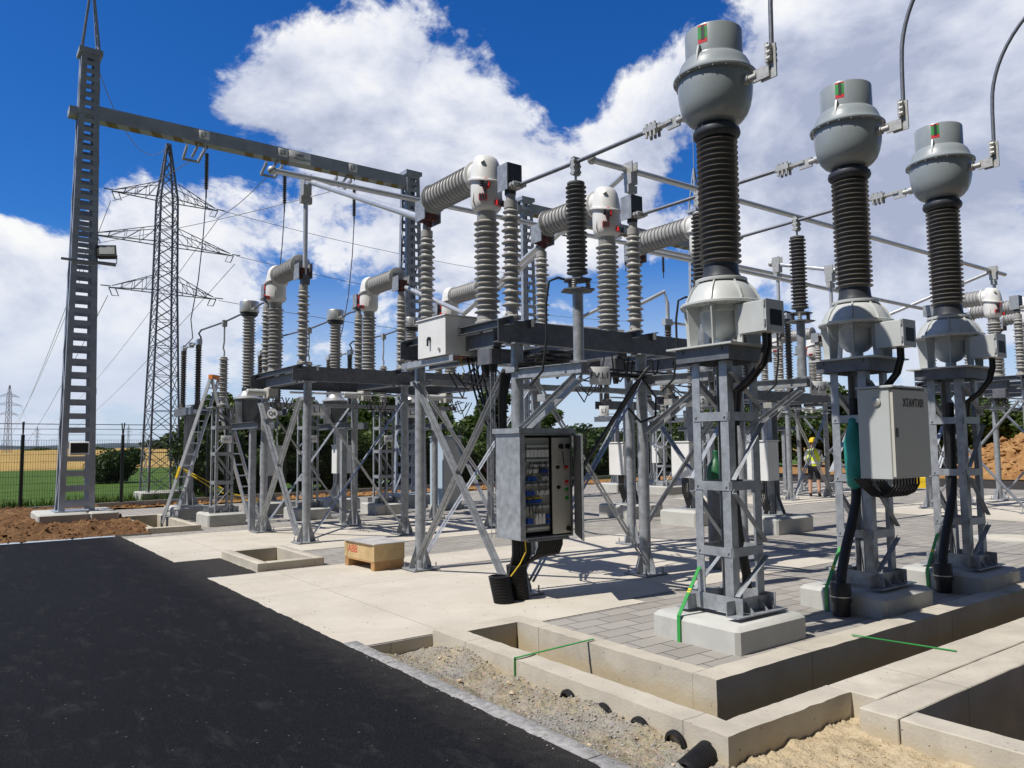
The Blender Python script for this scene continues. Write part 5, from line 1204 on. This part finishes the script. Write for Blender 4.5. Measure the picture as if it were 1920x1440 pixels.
tree('wide dark round bush in the green field beyond the left fence', 'bush', 'round_bush', (7.4, 44.5, 0), big, .6, None)
wood = crown_mesh('crown_wood', 14, 5, 8, 3800, 12, M['leafd'], 0, .7, 16)
w0 = tree('dark distant copse on the horizon behind the pylon', 'trees', 'distant_copse', (92, 420, 1), wood, 1, 'distant copses on the horizon'); w0.scale = (1.3, 1, .6)
for x, y, lb, s in ((120, 420, 'dark distant copse just right of the pylon foot', 1), (48, 520, 'low distant copse right of the gantry column', .7), (64, 440, 'low distant copse left of the gantry column', .7), (38, 460, 'small distant copse at the brow of the wheat field', .5)):
    q = dup(w0, (x, y, 0), label=lb); q.scale = (s, s, s * .5)
# rough grass along the fence
b = MB(); r2 = random.Random(5)
for i in range(9000):
    x = r2.uniform(-13, 16); y = (fl(x) if x < 9 else fl(9) + .1 * (x - 9)) + r2.uniform(.2, 3.2) ; h = r2.uniform(.08, .35) * (1 if x < 8 else .8); q = r2.uniform(0, 6.28); dx, dy = .02 * math.cos(q), .02 * math.sin(q)
    b.add([(x - dx, y - dy, -.02), (x + dx, y + dy, -.02), (x + r2.uniform(-.1, .1), y + r2.uniform(-.1, .1), h)], [(0, 1, 2)])
o = b.build('tall_grass', M['grass'], ang=180); o['kind'] = 'stuff'

# ================================================================== SMALL THINGS
# wooden crate on its pallet
t = thing('wooden_crate', 'wooden crate with red ABB stencil on a pallet', 'crate', (5.12, 10.3, .006), R(4))
b = MB(); b.box(-.24, .24, -.42, .42, .13, .36)
for sx in (-1, 1):
    for sy in (-1, 1): b.box(sx * .242 - .006, sx * .242 + .006, sy * .39 - .035, sy * .39 + .035, .128, .362)
bd = part(b, 'box', M['wood'], t)
text('ABB', .15, M['redink'], bd, (-.2415, .2, .255), (R(90), 0, R(-90)))
b = MB(); b.box(-.27, .3, -.46, .4, .364, .376); part(b, 'lid', M['lid'], t)
b = MB()
for y in (-.37, .37): b.box(-.24, .24, y - .05, y + .05, 0, .105)
b.box(-.24, .24, -.42, .42, .106, .129); part(b, 'pallet', M['wood2'], t)
# stepladder
t = thing('step_ladder', 'tall aluminium A-frame ladder with orange top leaning by the line arrester', 'ladder', (5.3, 19.25, 0))
fl_, fr_, tp = V((-.9, .38, .0)), V((.9, -.32, .0)), V((0, 0, 3.45))
for f, nm in ((fl_, 'front_flight'), (fr_, 'rear_flight')):
    b = MB(); sd = V((.35, .9, 0)).normalized() if False else V((.62, .55, 0)).normalized()
    for s in (-1, 1): b.bar(f + sd * s * .24, tp + sd * s * .17, .035, .075, (f - tp).cross(sd))
    for k in range(1, 13): c = f.lerp(tp, k / 13.0); w = .24 - .07 * k / 13; b.bar(c - sd * w, c + sd * w, .03, .03)
    p = part(b, nm, M['alu'], t)
    if nm == 'front_flight':
        b = MB(); q = f.lerp(tp, .3) - sd * .225; q2 = f.lerp(tp, .38) - sd * .225; b.bar(q - sd * .03, q2 - sd * .03, .004, .06, (f - tp).cross(sd)); part(b, 'warning_label', M['yellow'], p)
b = MB(); sd = V((.62, .55, 0)).normalized(); b.bar(tp - sd * .2, tp + sd * .2, .1, .1); part(b, 'top_cap', M['orange'], t)
# gas cylinder
t = thing('gas_cylinder', 'green-topped gas cylinder standing behind the nearest transformer stand', 'cylinder', (8.72, 6.98, 0), 0)
b = MB(); b.lathe([(.115, 0), (.13, .01), (.13, 1.2)], n=24); part(b, 'body', M['galvd'], t)
b = MB(); b.lathe([(.1305, 1.2), (.13, 1.3), (.11, 1.42), (.06, 1.5), (.04, 1.53), (.04, 1.62), (.02, 1.64)], n=24); part(b, 'shoulder', mat('dark_green_paint', (.012, .11, .04), .45, 0, .1, 8), t)
# yellow tool case by the road, earth mound with its stones
t = thing('tool_case', 'yellow plastic tool case lying by the far road', 'case', (29.4, 14.0, 0), R(30))
b = MB(); b.cbox(-.6, .6, -.25, .25, 0, .22, .03); part(b, 'body', M['yellow'], t); b = MB(); b.cbox(-.6, .6, -.25, .25, .222, .42, .05); part(b, 'lid', M['yellow'], t)
b = MB()
for x in (-.3, .3): b.box(x - .06, x + .06, -.27, -.251, .15, .28)
part(b, 'latch', M['orange'], t)
patch_m = MB(); 
def mz(x, y):
    q = ((x - 44) / 6.5) ** 2 + ((y - 12.5) / 6) ** 2
    return -.1 + 2.3 * max(0, 1 - q) ** .6 + .4 * nz(x, y, .9, 6) * (1 if q < 1.05 else 0) + .22 * nz(x, y, 2.6, 7) + .12 * abs(nz(x, y, 7, 9))
patch('earth_mound', 37, 51, 6, 19, 110, 100, mz, M['mound'], keep=lambda x, y: ((x - 44) / 6.6) ** 2 + ((y - 12.5) / 6.1) ** 2 < 1.05)
S.objects['earth_mound']['kind'] = 'structure'
# kiosk and tank behind the rear module
t = thing('kiosk_cabinet', 'pale blue-grey outdoor kiosk behind the rear module legs', 'cabinet', (11.0, 18.0, 0))
b = MB(); b.cbox(0, .6, 0, .7, .1, 1.95, .01); part(b, 'housing', mat('pale_blue_paint', (.42, .52, .62), .4, 0, .05, 2), t)
b = MB(); b.cbox(-.03, .63, -.03, .73, 1.952, 2.0, .01); part(b, 'roof', M['galv'], t); b = MB(); b.box(-.05, .65, -.05, .75, 0, .1); part(b, 'base', M['conc'], t)
b = MB(); b.box(.02, .58, -.012, -.001, .15, 1.9); part(b, 'door', M['cabg'], t)
# stones and scraps in the gravel, corrugated drain pipes through the wall
r2 = random.Random(31)
st = []
for k in range(14):
    b = MB(); s = r2.uniform(.01, .024); n = 7
    prof = [(s * .5, -s * .5), (s, -.1 * s), (s * .8, s * .4), (s * .3, s * .65)]
    b.lathe(prof, n=n); b.v = [(x * r2.uniform(.7, 1.3), y * r2.uniform(.7, 1.3), z * r2.uniform(.7, 1.2)) for x, y, z in b.v]
    x = r2.uniform(3.2, 3.68); y = r2.choice((r2.uniform(4.6, 5.9), r2.uniform(2.2, 5.8)))
    o = b.build('stone', M['stone'], loc=(x, y, sandz(x, y) + s * .3)); tag(o, 'small pale stone lying on the gravel beside the trench wall', 'stone', 'stones on the gravel')
for k, (y, h) in enumerate(((4.35, -.06), (3.98, -.09), (3.64, -.1), (3.34, -.11))):
    b = MB(); prof = []
    for i in range(14):
        z = i * .016; prof += [(.07, z), (.082, z + .004), (.082, z + .009), (.07, z + .012)]
    prof += [(.07, .23), (.06, .23), (.06, .1)]
    b.lathe(prof, (0, 0, 0), (-1, 0, -.1), 26)
    tag(b.build('drain_pipe', M['black'], loc=(3.915, y, -.08)), ['farthest', 'second', 'third', 'fourth'][k] + ' half-buried black corrugated pipe end in the trench wall', 'pipe', 'black corrugated pipes in the trench wall')
b = MB(); prof = []
for i in range(26):
    z = i * .018; prof += [(.08, z), (.095, z + .004), (.095, z + .01), (.08, z + .013)]
prof += [(.08, .48), (.07, .48), (.07, .3)]
b.v = []; b.f = []; b.m = []; b.lathe([(r * .78, z * .8) for r, z in prof], (0, 0, 0), (-1, -.12, -.2), 28); tag(b.build('drain_pipe', M['black'], loc=(3.86, 3.12, -.06)), 'long black corrugated pipe lying on the gravel at the trench corner', 'pipe', 'black corrugated pipes in the trench wall')
b = MB(); b.poly([(0, 0, 0), (.05, .01, .004), (.06, .035, 0), (.01, .03, .006)], (0, 0, 1), .002); tag(b.build('leaf_scrap', M['yellow'], loc=(3.42, 3.75, -.15)), 'yellow scrap lying on the grey grit', 'scrap')
def scatter(name, n, pos, s0, s1, m, seed):
    r = random.Random(seed); b = MB()
    for k in range(n):
        x, y, z = pos(r); s = s0 + (s1 - s0) * r.random() ** 3
        vs = [(s * r.uniform(.6, 1.2), 0, 0), (0, s * r.uniform(.6, 1.2), 0), (-s * r.uniform(.6, 1.2), 0, s * .2), (0, -s * r.uniform(.6, 1.2), 0), (s * r.uniform(-.3, .3), s * r.uniform(-.3, .3), s * r.uniform(.4, .9)), (0, 0, -s * .6)]
        q = r.uniform(0, 6.28); c, sn = math.cos(q), math.sin(q)
        b.add([(x + c * a - sn * d, y + sn * a + c * d, z + e) for a, d, e in vs], [(0, 1, 4), (1, 2, 4), (2, 3, 4), (3, 0, 4), (1, 0, 5), (2, 1, 5), (3, 2, 5), (0, 3, 5)])
    o = b.build(name, m, ang=20); o['kind'] = 'stuff'; return o
def pg(r):
    x = 3.72 - .55 * r.random() ** 1.6; y = r.uniform(2.0, 6.2) if r.random() < .25 else r.gauss(4.0, .5) if r.random() < .7 else r.gauss(5.7, .25); y = min(max(y, 1.6), 6.2); return x, y, sandz(x, y) + .002
scatter('loose_gravel', 3600, pg, .003, .015, M['rubble'], 41)
def pk(r):
    x = 2.86 + .26 * r.random(); y = r.uniform(2.4, 6.2); return x, y, .013
scatter('spilled_grit', 500, pk, .002, .008, M['rubble'], 42)
def ps(r):
    x = r.uniform(3.85, 4.75); y = r.uniform(1.9, 2.9); return x, y, sandz(x, y)
scatter('sand_lumps', 700, ps, .003, .014, M['sandy'], 43)
def pc(r):
    x = r.uniform(-4, 3.4); y = 17.1 + 6 * r.random() ** 1.5; return x, y, soilz(x, y) - .005
scatter('soil_clods', 3500, pc, .015, .065, M['soil'], 44)
def pm(r):
    a, q = r.uniform(0, 6.28), r.random() ** .5; x, y = 44 + 6.4 * q * math.cos(a), 12.5 + 5.9 * q * math.sin(a); return x, y, mz(x, y)
scatter('mound_clods', 3500, pm, .05, .28, M['mound'], 45)
def pe(r):
    x = r.uniform(3.6, 29); y = r.uniform(24.6, 26.5); return x, y, .04
scatter('earth_clods', 2000, pe, .03, .12, M['mound'], 46)
b = MB(); b.tube([(4.75, 19.9, 1.25), (5.2, 19.5, .95), (5.75, 19.1, .62), (6.1, 18.95, .5), (6.5, 18.9, .42)], .014, 7); b.tube([(4.78, 19.9, 1.2), (5.3, 19.4, .78), (5.8, 19.15, .5), (6.3, 18.9, .4)], .014, 7)
tag(b.build('safety_rope', M['yellow']), 'yellow rope slung from the ladder past the lattice stand', 'rope')
t = thing('manhole_cover', 'round pale concrete manhole cover in the paving at the right edge', 'cover', (15.2, 5.75, 0))
b = MB(); b.lathe([(.62, -.02), (.62, .012), (.6, .016), (0, .016)], n=40); part(b, 'ring', M['conc'], t); b = MB(); b.lathe([(.5, .017), (.5, .021), (0, .021)], n=36); part(b, 'lid', M['slab'], t)
def pd(r):
    x = 2.95 + 5 * r.random() ** 1.5; y = r.choice((r.uniform(6.4, 10.7), r.uniform(12.7, 16.3))); return x, y, .008
scatter('site_grit', 900, pd, .002, .01, M['rubble'], 47)
# orange brace stake behind the front frame
b = MB(); b.tube([(10.6, 14.2, .02), (9.9, 14.5, 1.3)], .02, 6); tag(b.build('timber_stake', M['redpr']), 'thin rusty stake leaning behind the crossed braces', 'stake')

# ================================================================== PERSON
t = thing('person', 'person in yellow vest and yellow helmet standing with papers, seen from behind', 'person', (21.9, 13.75, 0), 0)
def skin(name, vs, es, rs, parent, mats, sub=2):
    me = bpy.data.meshes.new(name); me.from_pydata(vs, es, []); o = bpy.data.objects.new(name, me); COL.objects.link(o)
    k = o.modifiers.new('s', 'SKIN'); k.use_smooth_shade = True
    for i, r in enumerate(rs): me.skin_vertices[0].data[i].radius = r if isinstance(r, tuple) else (r, r)
    me.skin_vertices[0].data[0].use_root = True
    o.modifiers.new('u', 'SUBSURF').levels = sub
    bpy.context.view_layer.update()
    m2 = bpy.data.meshes.new_from_object(o.evaluated_get(bpy.context.evaluated_depsgraph_get())); bpy.data.objects.remove(o)
    m2.materials.clear()
    for m in mats: m2.materials.append(m)
    q = bpy.data.objects.new(name, m2); COL.objects.link(q); q.parent = parent; return q
# body frame: forward f (away from viewer, turned right), side s to the right
fd = V((.93, .35, 0)).normalized(); sd = V((fd.y, -fd.x, 0))
P = lambda s, f, z: tuple(sd * s + fd * f + V((0, 0, z)))
vs = [P(0, 0, .95), P(0, 0, 1.15), P(0, .01, 1.38), P(0, .01, 1.5), P(0, .03, 1.62), P(0, .03, 1.72),
      P(-.19, .0, 1.42), P(-.25, .05, 1.15), P(-.16, .28, 1.08), P(-.08, .36, 1.1), P(.19, 0, 1.42), P(.26, .06, 1.15), P(.22, .3, 1.1), P(.2, .4, 1.12),
      P(-.1, 0, .88), P(-.12, .02, .5), P(-.12, -.02, .1), P(-.13, .12, .04), P(.1, 0, .88), P(.13, .01, .5), P(.14, -.03, .1), P(.15, .1, .04)]
es = [(0, 1), (1, 2), (2, 3), (3, 4), (4, 5), (2, 6), (6, 7), (7, 8), (8, 9), (2, 10), (10, 11), (11, 12), (12, 13), (0, 14), (14, 15), (15, 16), (16, 17), (0, 18), (18, 19), (19, 20), (20, 21)]
rs = [(.16, .12), (.15, .11), (.17, .11), .06, .085, .08, .07, .05, .04, .03, .07, .05, .04, .03, .1, .065, .045, .04, .1, .065, .045, .04]
bd = skin('body', vs, es, rs, t, [M['skin'], M['cloth'], M['cloth2']])
for p in bd.data.polygons:
    c = p.center; lat = c.dot(sd)
    p.material_index = 1 if (c.z < .14 or .55 < c.z < 1.0) else 2 if (1.0 <= c.z < 1.5 and not (c.dot(fd) > .12)) else 0
b = MB(); b.lathe([(.165, .98), (.175, 1.1), (.18, 1.3), (.17, 1.42), (.1, 1.5), (.08, 1.52)], n=20)
b.v = [tuple(sd * (x * 1.08) + fd * (y * .74) + V((0, 0, z))) for x, y, z in b.v]
part(b, 'safety_vest', M['vest'], t)
b = MB(); b.lathe([(.178, 1.05), (.182, 1.06), (.182, 1.1), (.178, 1.11)], n=20); b.v = [tuple(sd * (x * 1.1) + fd * (y * .77) + V((0, 0, z))) for x, y, z in b.v]; part(b, 'reflective_band', M['sign'], t)
b = MB(); b.lathe([(.13, 1.715), (.155, 1.72), (.12, 1.735), (.115, 1.78), (.09, 1.84), (.04, 1.865), (0, 1.868)], n=20); b.v = [(x + fd.x * .035, y + fd.y * .035, z) for x, y, z in b.v]; part(b, 'helmet', M['yellow'], t)
b = MB(); b.poly([P(.05, .36, 1.13), P(.32, .36, 1.13), P(.32, .56, 1.2), P(.05, .56, 1.2)], (0, 0, 1), .012); tag(b.build('paper_sheets', M['sign'], loc=(21.9, 13.75, 0)), 'white papers held by the person in the yellow vest', 'papers')

# ================================================================== SKY AND SUN
AZ_SH, ELEV = R(-9), R(56)      # direction the shadows fall (from +X), sun height
sl = bpy.data.lights.new('sun', 'SUN'); sl.energy = 5.0; sl.angle = R(.5); sl.color = (1, .95, .87)
so = bpy.data.objects.new('sun', sl); COL.objects.link(so)
dv = V((math.cos(AZ_SH) * math.cos(ELEV), math.sin(AZ_SH) * math.cos(ELEV), -math.sin(ELEV)))
so.rotation_euler = dv.to_track_quat('-Z', 'Y').to_euler()
w = bpy.data.worlds.new('World'); S.world = w; w.use_nodes = True
nt = w.node_tree; bg = nt.nodes['Background']
sk = nt.nodes.new('ShaderNodeTexSky'); sk.sky_type = 'NISHITA'; sk.sun_disc = False; sk.sun_elevation = ELEV
sk.sun_rotation = math.atan2(-dv.x, -dv.y); sk.air_density = 1.0; sk.dust_density = .6; sk.ozone_density = 2.5; sk.altitude = 300
hs = nt.nodes.new('ShaderNodeHueSaturation'); hs.inputs['Saturation'].default_value = 1.35; hs.inputs['Value'].default_value = .85; nt.links.new(sk.outputs[0], hs.inputs['Color']); SK = mixc(nt, 1, hs.outputs['Color'], (.85, 1.5, 2.25), 'MULTIPLY')
tc = nt.nodes.new('ShaderNodeTexCoord'); D = tc.outputs['Generated']
def vm(op, a, bb=None):
    m = nt.nodes.new('ShaderNodeVectorMath'); m.operation = op
    for i, x in enumerate((a, bb)):
        if x is None: continue
        if hasattr(x, 'links'): nt.links.new(x, m.inputs[i])
        else: m.inputs[i].default_value = x
    return m
def blob(px, py, rad, amp):
    # soft cap of cloud cover round a direction of the sky
    c = vm('DISTANCE', D, skydir(px, py)).outputs['Value']
    mr = nt.nodes.new('ShaderNodeMapRange'); mr.interpolation_type = 'SMOOTHSTEP'
    nt.links.new(c, mr.inputs[0]); mr.inputs[1].default_value = 0; mr.inputs[2].default_value = rad / FPX; mr.inputs[3].default_value = amp; mr.inputs[4].default_value = 0
    return mr.outputs[0]
tot = None
for a in [(520, 200, 260, .33), (760, 190, 280, .4), (930, 190, 190, .3), (640, 420, 420, .4), (1000, 420, 330, .28), (1250, 380, 330, .34), (1150, 520, 260, .2), (820, 520, 330, .16), (1560, 120, 430, .38), (1900, 220, 460, .32), (1500, 480, 420, .26), (330, 440, 240, .2), (90, 560, 330, .32), (330, 640, 450, .3), (60, 720, 300, .25), (1180, 170, 150, .3), (430, 170, 130, .22), (560, 120, 120, .14), (1800, 620, 350, .2), (40, 440, 60, .12)]:
    q = blob(*a); tot = q if tot is None else mathn(nt, 'ADD', tot, q)
for a in [(120, 120, 480, -.42), (1070, 60, 230, -.45), (1085, 230, 110, -.25), (30, 620, 120, -.2), (200, 520, 110, -.2), (560, 520, 120, -.16), (1240, 560, 140, -.2), (60, 400, 150, -.1), (560, 560, 100, -.14), (1480, 40, 60, -.02), (1300, 560, 130, -.12)]:
    tot = mathn(nt, 'ADD', tot, blob(*a))
def wn(scale, off=(0, 0, 0), det=10, ro=.58, dist=.25):
    mp = nt.nodes.new('ShaderNodeMapping'); nt.links.new(D, mp.inputs[0]); mp.inputs['Location'].default_value = off; mp.inputs['Scale'].default_value = (1, 1, 1.5)
    return noise(nt, scale, det, ro, mp.outputs[0], dist)
sunv = -dv
n0 = wn(3.4, (3.1, .7, 2.2), 12, .6, .3)
n2 = wn(3.4, (3.1 + sunv.x * .03, .7 + sunv.y * .03, 2.2 + sunv.z * .07), 7, .58, .3)
n4 = wn(13, (1.3, 5.2, 2.9), 8, .62, .4); n3 = wn(2.3, (7.7, 1.2, 4.4), 6, .55)
dens = mathn(nt, 'ADD', mathn(nt, 'ADD', mathn(nt, 'MULTIPLY', mathn(nt, 'SUBTRACT', n0, .5), 2.3), mathn(nt, 'MULTIPLY', mathn(nt, 'SUBTRACT', n4, .5), .6)), mathn(nt, 'SUBTRACT', tot, .2))
mk = nt.nodes.new('ShaderNodeMapRange'); mk.interpolation_type = 'SMOOTHSTEP'; nt.links.new(dens, mk.inputs[0]); mk.inputs[1].default_value = -.02; mk.inputs[2].default_value = .17
sh = mathn(nt, 'ADD', mathn(nt, 'MULTIPLY', mathn(nt, 'SUBTRACT', n0, n2), 3.2), mathn(nt, 'MULTIPLY', mathn(nt, 'SUBTRACT', .53, n3), 1.8))
sh = mathn(nt, 'ADD', sh, mathn(nt, 'MULTIPLY', mathn(nt, 'SUBTRACT', n4, .5), .5))
gray = mathn(nt, 'ADD', blob(1700, 330, 480, -.42), blob(800, 340, 300, -.22))
sh = mathn(nt, 'ADD', sh, gray)
cc = ramp(nt, mathn(nt, 'ADD', sh, .62), [(.0, (6.2, 7.0, 9.4)), (.35, (9.2, 9.9, 12.0)), (.7, (12.6, 13.0, 14.2)), (1, (15, 15, 15))])
col = mixc(nt, mk.outputs[0], SK, cc)
# thin haze toward the horizon
sep = nt.nodes.new('ShaderNodeSeparateXYZ'); nt.links.new(D, sep.inputs[0])
hz = nt.nodes.new('ShaderNodeMapRange'); hz.interpolation_type = 'SMOOTHSTEP'; nt.links.new(sep.outputs['Z'], hz.inputs[0]); hz.inputs[1].default_value = 0; hz.inputs[2].default_value = .26; hz.inputs[3].default_value = .85; hz.inputs[4].default_value = 0
col = mixc(nt, hz.outputs[0], col, (9.6, 10.9, 13.2))
# unseen grey cloud bank, added behind the camera to cut fill light
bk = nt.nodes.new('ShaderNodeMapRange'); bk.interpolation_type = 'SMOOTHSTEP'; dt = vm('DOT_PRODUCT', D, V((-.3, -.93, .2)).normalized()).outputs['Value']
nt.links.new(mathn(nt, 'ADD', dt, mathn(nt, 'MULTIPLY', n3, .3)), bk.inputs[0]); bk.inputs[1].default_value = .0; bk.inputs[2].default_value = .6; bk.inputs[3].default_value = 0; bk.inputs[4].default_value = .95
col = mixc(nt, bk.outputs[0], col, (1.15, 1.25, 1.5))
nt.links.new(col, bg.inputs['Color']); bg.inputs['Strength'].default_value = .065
S.view_settings.view_transform = 'Standard'; S.view_settings.look = 'None'; S.view_settings.exposure = 0; S.view_settings.gamma = 1; S.view_settings.use_curve_mapping = False
S.cycles.max_bounces = 6; S.cycles.diffuse_bounces = 3; S.cycles.glossy_bounces = 3; S.cycles.use_denoising = True
